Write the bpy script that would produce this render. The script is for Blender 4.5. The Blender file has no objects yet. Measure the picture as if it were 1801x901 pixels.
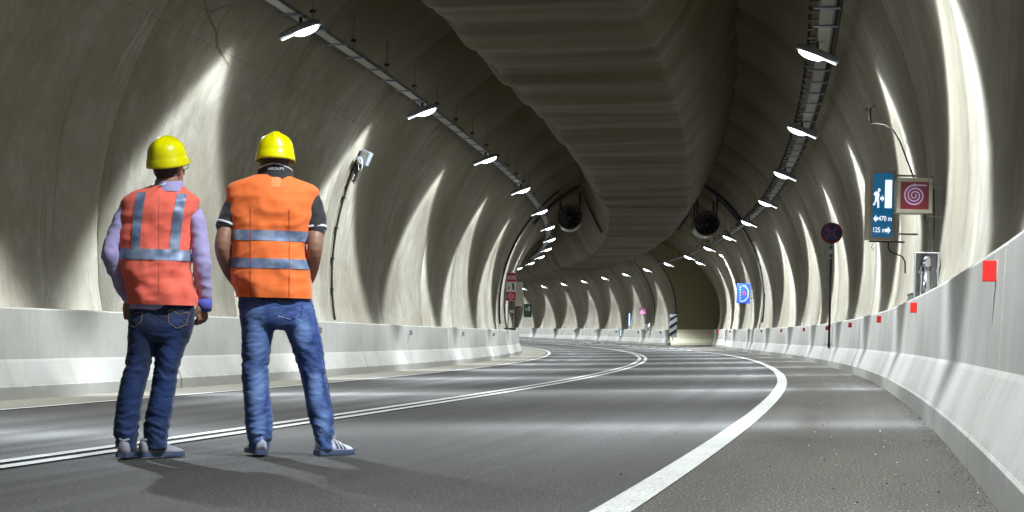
import bpy, bmesh, math, random
import numpy as np
from mathutils import Vector, Matrix, noise
random.seed(7); rng = np.random.default_rng(7)
R = math.radians
SC = bpy.context.scene
COL = SC.collection
# ---------------------------------------------------------------- camera, world, exposure
CAM_H = 0.741
cam_d = bpy.data.cameras.new('camera'); cam = bpy.data.objects.new('camera', cam_d); COL.objects.link(cam)
cam_d.sensor_width = 36; cam_d.lens = 64.78; cam_d.shift_x = 0.0017; cam_d.shift_y = 0.0699
cam_d.clip_start = 0.05; cam_d.clip_end = 1000
cam.matrix_world = Matrix.Translation((0, 0, CAM_H)) @ Matrix.Rotation(R(90), 4, 'X') @ Matrix.Rotation(R(1.4), 4, 'Z')
SC.camera = cam
W = bpy.data.worlds.new('World'); SC.world = W; W.use_nodes = True
W.node_tree.nodes['Background'].inputs[0].default_value = (0.02, 0.022, 0.025, 1)
W.node_tree.nodes['Background'].inputs[1].default_value = 0.3
SC.view_settings.view_transform = 'Standard'; SC.view_settings.look = 'None'
SC.view_settings.exposure = 0.15; SC.view_settings.gamma = 1.0
cy = SC.cycles
cy.max_bounces = 8; cy.diffuse_bounces = 5; cy.glossy_bounces = 3; cy.transmission_bounces = 2
cy.sample_clamp_indirect = 4.0; cy.caustics_reflective = False; cy.caustics_refractive = False
cy.use_denoising = True
LAMP_W = 2200.0            # power of each roof lamp
# ---------------------------------------------------------------- tunnel axis (arc length s, offset o to the right, height h over the road plane)
S_KN = np.array([-60, 0, 13.74, 27.5, 44.0, 63.24, 85.24, 109.99, 151.23, 206.2, 300])
S_KV = np.array([-.0025, -.0032, -.00206, -.00274, -.00164, -.00246, -.00213, -.00262, -.00171, -.0030, -.0030])
Z_KN = np.array([-60, 0, 20.62, 48.12, 82.5, 123.74, 206.2, 300])
Z_KV = np.array([-.0, -.0022, -.0687, -.1892, -.2906, -.399, -.5575, -.7])
DS = 0.25
_s = np.arange(-60, 300, DS); _k = np.interp(_s, S_KN, S_KV)
_i0 = int(60 / DS)
_th = np.cumsum(_k) * DS; _th = _th - _th[_i0] + 0.2198
_x = np.cumsum(np.sin(_th)) * DS; _y = np.cumsum(np.cos(_th)) * DS
_x = _x - _x[_i0] - 4.5887 + .525 * math.sin(.2198); _y = _y - _y[_i0] + .525 * math.cos(.2198)
_z = np.interp(_s, Z_KN, Z_KV); _p = np.pad(_z, 16, mode='edge'); _z = np.convolve(_p, np.ones(33) / 33, 'valid')
E_SLOPE = 0.0321
def T(s, o, h):
    """point of the tunnel in world space"""
    x = np.interp(s, _s, _x); y = np.interp(s, _s, _y); t = np.interp(s, _s, _th); z = np.interp(s, _s, _z)
    return np.stack(np.broadcast_arrays(x + o * np.cos(t), y - o * np.sin(t), z + E_SLOPE * o + h), -1)
def TV(s, o, h): return Vector([float(v) for v in T(s, o, h)])
def HD(s): return -float(np.interp(s, _s, _th))          # heading as rotation about z
# offsets
O_LL, O_RL, O_BL = -3.80, 3.486, -5.142
B_H = 1.078
BAY0, BAY1 = 82.0, 125.0
def o_br(s):                                             # toe of the right barrier
    return np.interp(s, [0, 20.6, 48.1, 70, 82, 98, 117, 125, 125.01, 300], [4.86, 4.80, 4.90, 4.93, 5.05, 5.75, 7.7, 9.0, 5.96, 5.96])
def o_wr(s): return o_br(s) + 0.52                       # widest point of the right wall
RAD, CEN = 5.85, 2.15                                    # vault radius and centre height
O_WL = 5.88
def vault_pt(s, a):
    """a = angle from the right springing (0) over the crown (90) to the left springing (180), degrees"""
    c, sn = math.cos(math.radians(a)), math.sin(math.radians(a))
    w = o_wr(s) if c > 0 else O_WL
    return w * c, CEN + RAD * sn
# ---------------------------------------------------------------- helpers
def link(o): COL.objects.link(o); return o
def thing(name, label, cat, loc=(0, 0, 0), rz=0, group=None):
    o = link(bpy.data.objects.new(name, None)); o.empty_display_size = 0.2
    o.location = loc; o.rotation_euler = (0, 0, rz); o['label'] = label; o['category'] = cat
    if group: o['group'] = group
    return o
def tag(o, label, cat, group=None):
    o['label'] = label; o['category'] = cat
    if group: o['group'] = group
    return o
def struct(o): o['kind'] = 'structure'; return o
def mobj(name, me, mat=None, parent=None, loc=None, rot=None, smooth=False):
    o = link(bpy.data.objects.new(name, me))
    if mat and not me.materials: me.materials.append(mat)
    if parent: o.parent = parent
    if loc is not None: o.location = loc
    if rot is not None: o.rotation_euler = rot
    if smooth: me.shade_smooth()
    return o
def mesh_from(name, V, F, uv=None):
    me = bpy.data.meshes.new(name); me.from_pydata([tuple(map(float, v)) for v in V], [], [tuple(map(int, f)) for f in F])
    if uv is not None:
        lay = me.uv_layers.new(name='UVMap'); idx = np.empty(len(me.loops), np.int32); me.loops.foreach_get('vertex_index', idx)
        lay.data.foreach_set('uv', np.asarray(uv, np.float32)[idx].ravel())
    me.update(); return me
def grid(name, P, UV=None, close_v=False, flip=False):
    """P: (n, m, 3) array"""
    n, m = P.shape[:2]; F = []
    mm = m if close_v else m - 1
    for i in range(n - 1):
        for j in range(mm):
            a, b, c, d = i * m + j, i * m + (j + 1) % m, (i + 1) * m + (j + 1) % m, (i + 1) * m + j
            F.append((a, d, c, b) if flip else (a, b, c, d))
    return mesh_from(name, P.reshape(-1, 3), F, None if UV is None else UV.reshape(-1, 2))
def bm_mesh(bm, name='m'):
    me = bpy.data.meshes.new(name); bm.normal_update(); bm.to_mesh(me); bm.free(); return me
def b_box(bm, c, s, rot=None, bevel=0.0):
    M = Matrix.Translation(c) @ (rot if rot else Matrix.Identity(4)) @ Matrix.Diagonal((s[0], s[1], s[2], 1))
    r = bmesh.ops.create_cube(bm, size=1, matrix=M)
    if bevel > 0:
        ed = list({e for v in r['verts'] for e in v.link_edges})
        bmesh.ops.bevel(bm, geom=ed, offset=bevel, segments=2, affect='EDGES', profile=.5)
def b_cyl(bm, p0, p1, r0, r1=None, n=16, caps=True):
    p0, p1 = Vector(p0), Vector(p1); r1 = r0 if r1 is None else r1
    q = (p1 - p0).to_track_quat('Z', 'Y').to_matrix().to_4x4()
    M = Matrix.Translation((p0 + p1) / 2) @ q
    bmesh.ops.create_cone(bm, cap_ends=caps, segments=n, radius1=r0, radius2=r1, depth=(p1 - p0).length, matrix=M)
def b_tube(bm, pts, r, n=8):
    pts = [Vector(p) for p in pts]; rings = []; a = None
    for i, p in enumerate(pts):
        d = (pts[min(i + 1, len(pts) - 1)] - pts[max(i - 1, 0)]).normalized()
        if a is None: a = d.cross(Vector((0, 0, 1)) if abs(d.z) < .9 else Vector((1, 0, 0))).normalized()
        else: a = (a - d * a.dot(d)).normalized()
        b = d.cross(a).normalized()
        rr = r[i] if hasattr(r, '__len__') else r
        rings.append([bm.verts.new(p + (a * math.cos(t) + b * math.sin(t)) * rr) for t in [2 * math.pi * k / n for k in range(n)]])
    for i in range(len(rings) - 1):
        for k in range(n):
            bm.faces.new((rings[i][k], rings[i + 1][k], rings[i + 1][(k + 1) % n], rings[i][(k + 1) % n]))
    bm.faces.new(rings[0]); bm.faces.new(rings[-1][::-1])
def tube_obj(name, pts, r, mat, parent=None, n=8):
    bm = bmesh.new(); b_tube(bm, pts, r, n); bmesh.ops.recalc_face_normals(bm, faces=bm.faces)
    return mobj(name, bm_mesh(bm, name), mat, parent, smooth=True)
def box_obj(name, c, s, mat, parent=None, bevel=0.004, rot=None):
    bm = bmesh.new(); b_box(bm, c, s, rot, bevel); return mobj(name, bm_mesh(bm, name), mat, parent)
def flat(name, pts2, y, mat, parent, plane='xz'):
    """flat printed shape, facing -y, pts2 = list of (x, z)"""
    bm = bmesh.new(); vs = [bm.verts.new((p[0], y, p[1])) for p in pts2]; f = bm.faces.new(vs); f.normal_update()
    if f.normal.y > 0: f.normal_flip()
    bmesh.ops.triangulate(bm, faces=[f])
    return mobj(name, bm_mesh(bm, name), mat, parent)
def flat_many(name, polys, y, mat, parent):
    bm = bmesh.new()
    for pl in polys:
        f = bm.faces.new([bm.verts.new((p[0], y, p[1])) for p in pl]); f.normal_update()
        if f.normal.y > 0: f.normal_flip()
    bmesh.ops.triangulate(bm, faces=bm.faces[:])
    return mobj(name, bm_mesh(bm, name), mat, parent)
def text_obj(name, txt, size, loc, mat, parent, bold=0.0, sx=1.0):
    cu = bpy.data.curves.new(name, 'FONT'); cu.body = txt; cu.size = size; cu.align_x = 'CENTER'; cu.align_y = 'CENTER'; cu.offset = bold
    t = bpy.data.objects.new('tmp_text', cu); COL.objects.link(t)
    dg = bpy.context.evaluated_depsgraph_get(); dg.update()
    me = bpy.data.meshes.new_from_object(t.evaluated_get(dg)); bpy.data.objects.remove(t)
    me.transform(Matrix.Diagonal((sx, 1, 1, 1))); me.materials.clear()
    return mobj(name, me, mat, parent, loc, (R(90), 0, 0))
def circle2(cx, cz, r, n=32, a0=0, a1=360):
    return [(cx + r * math.cos(R(a0 + (a1 - a0) * k / n)), cz + r * math.sin(R(a0 + (a1 - a0) * k / n))) for k in range(n + (0 if a1 - a0 == 360 else 1))]
# ---------------------------------------------------------------- materials
class NT:
    def __init__(s, name):
        s.m = bpy.data.materials.new(name); s.m.use_nodes = True; s.t = s.m.node_tree; s.t.nodes.clear()
        s.out = s.n('ShaderNodeOutputMaterial'); s.b = s.n('ShaderNodeBsdfPrincipled'); s.l(s.b.outputs[0], s.out.inputs[0])
    def n(s, t, **k):
        x = s.t.nodes.new(t)
        for a, v in k.items(): setattr(x, a, v)
        return x
    def l(s, a, b): s.t.links.new(a, b)
    def set(s, sock, v):
        if hasattr(v, 'is_linked') or isinstance(v, bpy.types.NodeSocket): s.l(v, sock)
        else: sock.default_value = v
    def math(s, op, a, b=None, c=None, clamp=False):
        x = s.n('ShaderNodeMath', operation=op, use_clamp=clamp); s.set(x.inputs[0], a)
        if b is not None: s.set(x.inputs[1], b)
        if c is not None: s.set(x.inputs[2], c)
        return x.outputs[0]
    def mix(s, f, a, b, mode='MIX'):
        x = s.n('ShaderNodeMix', data_type='RGBA', blend_type=mode); s.set(x.inputs[0], f)
        for i, v in ((6, a), (7, b)):
            if isinstance(v, tuple) and len(v) == 3: v = v + (1,)
            s.set(x.inputs[i], v)
        return x.outputs[2]
    def ramp(s, f, a, b, lo=0.0, hi=1.0):
        x = s.n('ShaderNodeMapRange'); s.l(f, x.inputs[0]); x.inputs[1].default_value = a; x.inputs[2].default_value = b
        x.inputs[3].default_value = lo; x.inputs[4].default_value = hi; return x.outputs[0]
    def co(s, kind='Object', scale=(1, 1, 1), loc=(0, 0, 0)):
        t = s.n('ShaderNodeTexCoord'); m = s.n('ShaderNodeMapping'); s.l(t.outputs[kind], m.inputs[0]); m.inputs[3].default_value = scale; m.inputs[1].default_value = loc
        return m.outputs[0]
    def noise(s, v, sc, det=3, rough=.55, dist=0.0, out=0):
        x = s.n('ShaderNodeTexNoise'); s.l(v, x.inputs['Vector']); x.inputs['Scale'].default_value = sc; x.inputs['Detail'].default_value = det
        x.inputs['Roughness'].default_value = rough; x.inputs['Distortion'].default_value = dist; return x.outputs[out]
    def bump(s, h, st=.3, d=.01, nrm=None):
        x = s.n('ShaderNodeBump'); s.l(h, x.inputs['Height']); x.inputs['Strength'].default_value = st; x.inputs['Distance'].default_value = d
        if nrm: s.l(nrm, x.inputs['Normal'])
        s.l(x.outputs[0], s.b.inputs['Normal']); return x.outputs[0]
    def col(s, v): s.set(s.b.inputs['Base Color'], v if not isinstance(v, tuple) or len(v) == 4 else v + (1,))
    def rough(s, v): s.set(s.b.inputs['Roughness'], v)
def simple(name, col, rough=.6, metal=0.0, bump=0.0, bsc=80, var=.15, spec=.5):
    N = NT(name); co = N.co(); f = N.noise(co, 9, 4)
    c2 = tuple(max(0, c * (1 - var)) for c in col); c1 = tuple(min(1, c * (1 + var)) for c in col)
    N.col(N.mix(f, c2, c1)); N.rough(N.ramp(N.noise(co, 23, 3), .2, .8, max(.05, rough - .1), min(1, rough + .1)))
    N.b.inputs['Metallic'].default_value = metal; N.b.inputs['Specular IOR Level'].default_value = spec
    if bump: N.bump(N.noise(co, bsc, 3), bump, .003)
    return N.m
def emis(name, col, st):
    N = NT(name); N.col(col); N.set(N.b.inputs['Emission Color'], col + (1,)); N.b.inputs['Emission Strength'].default_value = st; N.rough(.3); return N.m

def concrete_vault():
    N = NT('vault_concrete')
    uv = N.co('UV'); st = N.co('UV', (1.0, .045, 1)); st2 = N.co('UV', (3.3, .10, 1)); 
    base = N.noise(uv, .9, 6, .6); patch = N.noise(uv, .28, 4, .5, .6)
    streak = N.noise(st, 2.6, 5, .65); fine = N.noise(st2, 6, 4, .6); grain = N.noise(uv, 26, 4, .7)
    c = N.mix(N.ramp(base, .3, .7), (.375, .345, .285), (.54, .515, .46))
    c = N.mix(N.ramp(patch, .42, .62), c, (.28, .25, .195), 'MIX')
    c = N.mix(N.ramp(streak, .35, .62, .45, 0), c, (.30, .28, .21))
    c = N.mix(N.ramp(streak, .60, .72, 0, .5), c, (.64, .62, .56))
    c = N.mix(N.ramp(fine, .36, .47, .35, 0), c, (.26, .25, .20))
    c = N.mix(N.ramp(grain, .3, .7, .4, 0), c, (.25, .23, .18))
    c = N.mix(N.ramp(N.noise(uv, 11, 5, .8), .56, .70, 0, .55), c, (.22, .20, .155)); c = N.mix(N.ramp(N.noise(N.co('UV', (1, 1, 1), (8, 1, 0)), 7, 6, .8), .60, .72, 0, .5), c, (.62, .59, .52))
    mot = N.noise(N.co('UV', (1, .7, 1), (2, 5, 0)), 3.4, 7, .72, .3)
    c = N.mix(N.ramp(mot, .38, .60, .6, 0), c, (.235, .210, .160))
    drip = N.noise(N.co('UV', (2.2, .16, 1), (9, 1, 0)), 1.7, 5, .6)
    c = N.mix(N.ramp(drip, .60, .68, 0, .55), c, (.17, .165, .12))
    # thin formwork seams round the ring and one along it
    sep = N.n('ShaderNodeSeparateXYZ'); N.l(N.co('UV'), sep.inputs[0])
    wob = N.math('MULTIPLY', N.noise(N.co('UV', (.3, .8, 1)), 1.2, 3), .35)
    su = N.math('ADD', sep.outputs[0], wob)
    m = N.math('ABSOLUTE', N.math('SUBTRACT', N.math('FRACT', N.math('DIVIDE', su, 2.55)), .5))
    seam = N.ramp(m, 0, .006, 1, 0)
    brk = N.ramp(N.noise(N.co('UV', (.5, .5, 1), (7, 3, 0)), 1.1, 2), .46, .54)
    seam = N.math('MULTIPLY', seam, brk)
    c = N.mix(N.math('MULTIPLY', seam, .4), c, (.12, .11, .08))
    # pits and small scars
    v = N.n('ShaderNodeTexVoronoi', feature='F1'); N.l(N.co('UV', (2.2, 1.0, 1)), v.inputs['Vector']); v.inputs['Scale'].default_value = 1.6
    pit = N.ramp(v.outputs['Distance'], .012, .03, 1, 0)
    c = N.mix(N.math('MULTIPLY', pit, .7), c, (.08, .08, .06))
    # crown painted darker brown in place of the weak upward lamp spill
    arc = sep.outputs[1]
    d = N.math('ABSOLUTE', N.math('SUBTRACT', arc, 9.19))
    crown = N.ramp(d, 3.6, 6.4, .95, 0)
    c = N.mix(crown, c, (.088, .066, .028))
    N.col(c); N.rough(N.ramp(streak, .3, .7, .7, .9)); N.b.inputs['Specular IOR Level'].default_value = .15
    h = N.math('ADD', N.math('MULTIPLY', streak, .7), N.math('ADD', N.math('MULTIPLY', grain, .3), N.math('ADD', N.math('MULTIPLY', fine, .25), N.math('MULTIPLY', mot, .5))))
    h = N.math('SUBTRACT', h, N.math('MULTIPLY', seam, .8))
    N.bump(h, .35, .025); return N.m
def concrete_barrier():
    N = NT('barrier_concrete'); uv = N.co('UV'); st = N.co('UV', (1, .12, 1))
    base = N.noise(uv, 1.1, 6, .6); streak = N.noise(st, 4.5, 5, .7); grain = N.noise(uv, 34, 4, .7)
    c = N.mix(N.ramp(base, .3, .7), (.30, .285, .255), (.405, .39, .355))
    c = N.mix(N.ramp(streak, .36, .56, .55, 0), c, (.36, .36, .345))
    c = N.mix(N.ramp(N.noise(uv, 8, 5, .75), .55, .7, 0, .35), c, (.33, .33, .33))
    sep = N.n('ShaderNodeSeparateXYZ'); N.l(N.co('UV'), sep.inputs[0])
    dirt = N.math('ADD', sep.outputs[1], N.math('MULTIPLY', N.noise(N.co('UV', (2, 1, 1)), 2.2, 5, .7), .34))
    c = N.mix(N.ramp(dirt, .30, .36, .75, 0), c, (.27, .265, .235))
    v = N.n('ShaderNodeTexVoronoi', feature='F1'); N.l(uv, v.inputs['Vector']); v.inputs['Scale'].default_value = 5
    c = N.mix(N.ramp(v.outputs['Distance'], .02, .05, .6, 0), c, (.16, .16, .15))
    c = N.mix(N.ramp(N.noise(N.co('UV', (1, .25, 1), (3, 9, 0)), 9, 4, .8), .66, .72, 0, .5), c, (.2, .19, .17))
    dr = N.noise(N.co('UV', (3.0, .10, 1), (5, 5, 0)), 3.2, 5, .7)
    c = N.mix(N.ramp(dr, .60, .70, 0, .6), c, (.20, .195, .18))
    c = N.mix(N.ramp(N.noise(uv, 2.3, 6, .75), .56, .70, 0, .5), c, (.27, .265, .245))
    N.col(c); N.rough(.72); N.b.inputs['Specular IOR Level'].default_value = .35
    N.bump(N.math('ADD', N.math('MULTIPLY', streak, .8), N.math('MULTIPLY', grain, .35)), .35, .015); return N.m
def asphalt(name, lo, hi, rough=.62):
    N = NT(name); uv = N.co('UV')
    g = N.noise(N.co('UV', (.30, 1, 1)), 95, 2, .8); g2 = N.noise(N.co('UV', (.4, 1, 1)), 38, 3, .8); big = N.noise(N.co('UV', (.12, 1, 1)), 1.0, 5, .6)
    c = N.mix(N.ramp(big, .3, .7), lo, hi)
    c = N.mix(N.ramp(g, .35, .65), tuple(x * .40 for x in lo), c)
    c = N.mix(N.ramp(g, .60, .70, 0, .7), c, tuple(min(1, x * 3.2) for x in hi))
    v = N.n('ShaderNodeTexVoronoi', feature='F1'); N.l(uv, v.inputs['Vector']); v.inputs['Scale'].default_value = 9
    c = N.mix(N.ramp(v.outputs['Distance'], .03, .06, .5, 0), c, (.26, .25, .23))
    c = N.mix(N.ramp(N.noise(N.co('UV', (.25, 1.2, 1), (4, 4, 0)), 1.3, 6, .75), .52, .68, 0, .5), c, tuple(x * .5 for x in lo))
    vc = N.n('ShaderNodeTexVoronoi', feature='DISTANCE_TO_EDGE'); N.l(N.co('UV', (.11, .35, 1)), vc.inputs['Vector']); vc.inputs['Scale'].default_value = .8
    c = N.mix(N.ramp(vc.outputs['Distance'], .0, .0035, .5, 0), c, (.02, .02, .018))
    track = N.noise(N.co('UV', (.03, 1.3, 1), (5, 2, 0)), 1.6, 3)
    N.col(c); N.rough(N.ramp(track, .35, .65, rough - .1, rough + .1)); N.b.inputs['Specular IOR Level'].default_value = .4
    N.bump(N.math('ADD', g2, g), .7, .008); return N.m
def paint_line():
    N = NT('road_paint'); uv = N.co('UV'); g = N.noise(N.co('UV', (.35, 1, 1)), 60, 4, .8); w = N.noise(uv, 5, 5, .7)
    c = N.mix(N.ramp(w, .35, .65), (.40, .39, .36), (.52, .51, .47)); c = N.mix(N.ramp(g, .36, .50, .8, 0), c, (.15, .16, .14)); c = N.mix(N.ramp(N.noise(N.co('UV', (.35, 3, 1)), 4, 6, .75), .56, .72, 0, .6), c, (.24, .23, .20))
    N.col(c); N.rough(.55); N.bump(g, .3, .004); return N.m
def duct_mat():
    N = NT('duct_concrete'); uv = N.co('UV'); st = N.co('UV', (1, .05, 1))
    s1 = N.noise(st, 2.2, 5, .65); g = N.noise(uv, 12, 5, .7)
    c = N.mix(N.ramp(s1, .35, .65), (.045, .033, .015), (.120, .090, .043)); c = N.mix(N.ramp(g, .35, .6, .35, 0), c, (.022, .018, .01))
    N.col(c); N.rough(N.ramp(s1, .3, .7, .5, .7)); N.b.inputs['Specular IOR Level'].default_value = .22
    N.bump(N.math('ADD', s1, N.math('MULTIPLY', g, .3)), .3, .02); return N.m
M = {}
M['vault'] = concrete_vault(); M['barrier'] = concrete_barrier()
M['asphalt'] = asphalt('asphalt', (.043, .039, .034), (.067, .061, .053), .74); M['shoulder'] = asphalt('shoulder_asphalt', (.072, .064, .051), (.108, .096, .077), .85)
M['kerb'] = simple('gutter_concrete', (.17, .155, .12), .85, bump=.4, bsc=30)
M['paint'] = paint_line(); M['duct'] = duct_mat()
M['steel'] = simple('galvanised_steel', (.36, .36, .36), .42, .85); M['darksteel'] = simple('dark_steel', (.05, .05, .055), .5, .6)
M['black'] = simple('black_plastic', (.015, .015, .017), .45); M['housing'] = simple('lamp_housing_paint', (.27, .29, .33), .5, .2)
M['cable_pale'] = simple('pale_cable', (.42, .40, .34), .55); M['cable_dark'] = simple('dark_cable', (.045, .042, .035), .85, spec=.1)
M['tray'] = simple('tray_steel', (.13, .15, .19), .6, .5)
M['lens'] = emis('lamp_lens', (.93, .97, 1.0), 12.0)
M['frame'] = simple('sign_frame_steel', (.30, .27, .21), .4, .7); M['signbox'] = simple('sign_box_paint', (.50, .46, .36), .5, .1)
M['chrome'] = simple('polished_steel', (.75, .78, .82), .16, 1.0)
M['teal'] = emis('lit_blue_panel', (.004, .10, .22), .6); M['lit_white'] = emis('lit_white_film', (.85, .92, 1.0), .85)
M['red_lit'] = emis('lit_red_panel', (.12, .003, .013), .12); M['lilac'] = emis('lit_lilac_film', (.36, .25, .42), .25)
M['sign_red'] = simple('sign_red', (.45, .02, .03), .4, var=.08); M['sign_darkred'] = simple('sign_dark_red', (.17, .012, .02), .4); M['sign_blue'] = simple('sign_blue', (.015, .05, .50), .35, var=.06); M['sign_dblue'] = simple('sign_dark_blue', (.02, .025, .25), .35)
M['white'] = simple('sign_white', (.78, .80, .84), .45, var=.04); M['greyplate'] = simple('sign_grey_plate', (.42, .46, .47), .5)
M['navy'] = simple('board_black', (.03, .04, .06), .5); M['reflector'] = simple('reflector_red', (.62, .025, .02), .25, var=.1)
M['blue_reflection_glow'] = emis('blue_reflection_glow', (.35, .6, 1.0), 2.2); M['pink'] = simple('sign_pink', (.75, .22, .42), .5)
M['fan'] = simple('fan_blade_steel', (.035, .035, .035), .5, .4); M['fanrim'] = simple('fan_casing_steel', (.055, .05, .04), .35, .6)
M['crumb'] = simple('rubble', (.5, .49, .46), .9); M['darkcrumb'] = simple('dark_rubble', (.05, .045, .04), .9)
# ---------------------------------------------------------------- road
S0, S1 = -30.0, 215.0
def ribbon(name, o0, o1, h, s0, s1, mat, no=2, ds=1.0, v0=0.0):
    ss = np.arange(s0, s1 + ds * .5, ds); P = np.zeros((len(ss), no, 3)); UV = np.zeros((len(ss), no, 2))
    for j in range(no):
        f = j / (no - 1)
        a = o0(ss) if callable(o0) else np.full(len(ss), o0); b = o1(ss) if callable(o1) else np.full(len(ss), o1)
        o = a + (b - a) * f; P[:, j] = T(ss, o, h); UV[:, j, 0] = ss; UV[:, j, 1] = o
    return mobj(name, grid(name, P, UV), mat)
road = struct(ribbon('road', -6.3, lambda s: o_br(s) + .9, 0.0, S0, S1, M['asphalt'], 6))
sh = struct(ribbon('hard_shoulder', O_RL + .02, lambda s: o_br(s) + .05, 0.004, S0, 214, M['shoulder'], 3))
gl = struct(ribbon('gutter', O_BL - .05, O_LL - .16, 0.004, S0, S1, M['kerb'], 3))
def line(name, o, w, s0, s1, label, h=.008):
    l = ribbon(name, o - w / 2, o + w / 2, h, s0, s1, M['paint'], 2, .5); l['kind'] = 'structure'; return l
line('left_edge_line', O_LL, .13, S0, S1, '')
line('centre_line', -.105, .11, S0, S1, ''); line('centre_line', .105, .11, S0, S1, '')
line('right_edge_line', O_RL, .145, S0, 92, '')
for k in range(8): line('right_edge_dash', O_RL, .2, 94 + k * 4.6, 96.6 + k * 4.6, '')
line('right_edge_line', O_RL, .2, 131, S1, '')
# ---------------------------------------------------------------- barriers (parts one by one, joints open)
def barrier(name, label, side, s_list, ofn, uvo):
    root = thing(name, label, 'barrier', (0, 0, 0))
    prof = [(0, 0), (0, .15), (.010, .165), (.115, .44), (.13, .47), (.155, B_H - .02), (.165, B_H), (.50, B_H), (.84, B_H - .0)]
    arc = [0]
    for a, b in zip(prof[:-1], prof[1:]): arc.append(arc[-1] + math.hypot(b[0] - a[0], b[1] - a[1]))
    for s0, s1 in zip(s_list[:-1], s_list[1:]):
        n = max(2, int((s1 - s0) / 1.5) + 1); ss = np.linspace(s0, s1 - .0, n)
        ss = np.concatenate([[s0 + .014, s0 + .014 + .03], np.linspace(s0 + .3, s1 - .3, n), [s1 - .044, s1 - .014]])
        P = np.zeros((len(ss), len(prof), 3)); UV = np.zeros((len(ss), len(prof), 2))
        for j, (d, h) in enumerate(prof):
            inset = np.zeros(len(ss)); inset[[0, -1]] = .03
            dd = d + inset if h < B_H - .01 else np.full(len(ss), d); hh = h - (inset if h > B_H - .01 else 0)
            P[:, j] = T(ss, side * (ofn(ss) + dd), hh); UV[:, j, 0] = ss + uvo; UV[:, j, 1] = arc[j]
        P2 = P
        me = grid('barrier_segment', P2, UV, flip=(side < 0))
        # dark end faces: cap both ends
        bm = bmesh.new(); bm.from_mesh(me); bm.verts.ensure_lookup_table(); m = len(prof)
        for base in (0, (len(ss) - 1) * m):
            bm.verts.ensure_lookup_table(); f = [bm.verts[base + j] for j in range(m)]
            q = T(ss[0] if base == 0 else ss[-1], side * (ofn(ss[0] if base == 0 else ss[-1]) + .84), 0.0)
            bm.faces.new(f + [bm.verts.new(tuple(q))])
        me2 = bm_mesh(bm, 'barrier_segment'); bpy.data.meshes.remove(me)
        o = mobj('barrier_segment', me2, M['barrier'], root)
    return root
lj = [36.9 * K_ for K_ in [1.05]][0]
left_joints = [lj + 12.8 * k for k in range(-5, 14)]
barrier('concrete_barrier', 'long pale concrete barrier along the foot of the left wall, behind the two men', -1, left_joints, lambda s: np.full(np.shape(s), -O_BL), 0)
rj = [-28.5, -15.9, -3.3, 9.3, 23.6, 36.0, 49.0, 61.8, 74.6, 87, 99, 112, 124.9]
barrier('concrete_barrier', 'long pale concrete safety barrier with red reflectors along the right tunnel wall', 1, rj, o_br, 40)
barrier('concrete_barrier', 'distant concrete barrier below the far wall, left of the striped board', 1, [125.6, 138, 151, 164, 177, 190, 203], o_br, 90)
# low wall across the end of the bay
root = thing('concrete_barrier', 'short barrier painted as lit yellow across the end of the lay-by recess, right of the striped board', 'barrier', (0, 0, 0))
oo = np.linspace(6.1, 9.35, 8); prof = [(0, 0), (0, .15), (-.165, .44), (-.225, B_H), (-.3, B_H)]
P = np.zeros((len(oo), len(prof), 3)); UV = np.zeros((len(oo), len(prof), 2))
prof2 = [(124.35, 0), (124.35, .15), (124.52, .44), (124.58, B_H), (124.98, B_H)]
for j, (s_, h_) in enumerate(prof2): P[:, j] = T(s_, oo, h_); UV[:, j, 0] = oo; UV[:, j, 1] = j * .3
M['barrier_yellow_lit'] = simple('barrier_yellow_lit_concrete', (.56, .53, .38), .75, bump=.3, bsc=20)  # yellow light on this low wall is painted into its concrete colour
mobj('barrier_segment', grid('barrier_segment', P, UV), M['barrier_yellow_lit'], root)
# ---------------------------------------------------------------- vault, ring by ring
vroot = thing('tunnel_vault', 'curved bare concrete tunnel vault with light streaks over both walls and the crown', 'tunnel lining', (0, 0, 0))
ang = np.concatenate([np.linspace(-20, 0, 4), np.linspace(4, 176, 56), np.linspace(180, 200, 4)])
def ring_seg(s0, s1, groove=True):
    n = max(3, int((s1 - s0) / 1.6)); ss = np.linspace(s0 + .03, s1 - .03, n)
    if groove: ss = np.concatenate([[s0], ss, [s1]])
    P = np.zeros((len(ss), len(ang), 3)); UV = np.zeros((len(ss), len(ang), 2))
    for i, s in enumerate(ss):
        g = .025 if (groove and i in (0, len(ss) - 1)) else 0
        for j, a in enumerate(ang):
            o, h = vault_pt(s, a); c = math.cos(R(a)); sn = math.sin(R(a))
            P[i, j] = T(s, o + g * c, h + g * sn); UV[i, j] = (s, (a) / 180 * math.pi * RAD)
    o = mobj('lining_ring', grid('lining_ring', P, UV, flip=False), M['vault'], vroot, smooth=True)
    return o
cuts = [24.42 + 6.4 * k for k in range(-9, 16)]
cuts = [c for c in cuts if c < 122] + [124.95]
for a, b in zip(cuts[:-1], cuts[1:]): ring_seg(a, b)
c2 = [125.05 + 9.9 * k for k in range(10)]
for a, b in zip(c2[:-1], c2[1:]): ring_seg(a, b)
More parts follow.
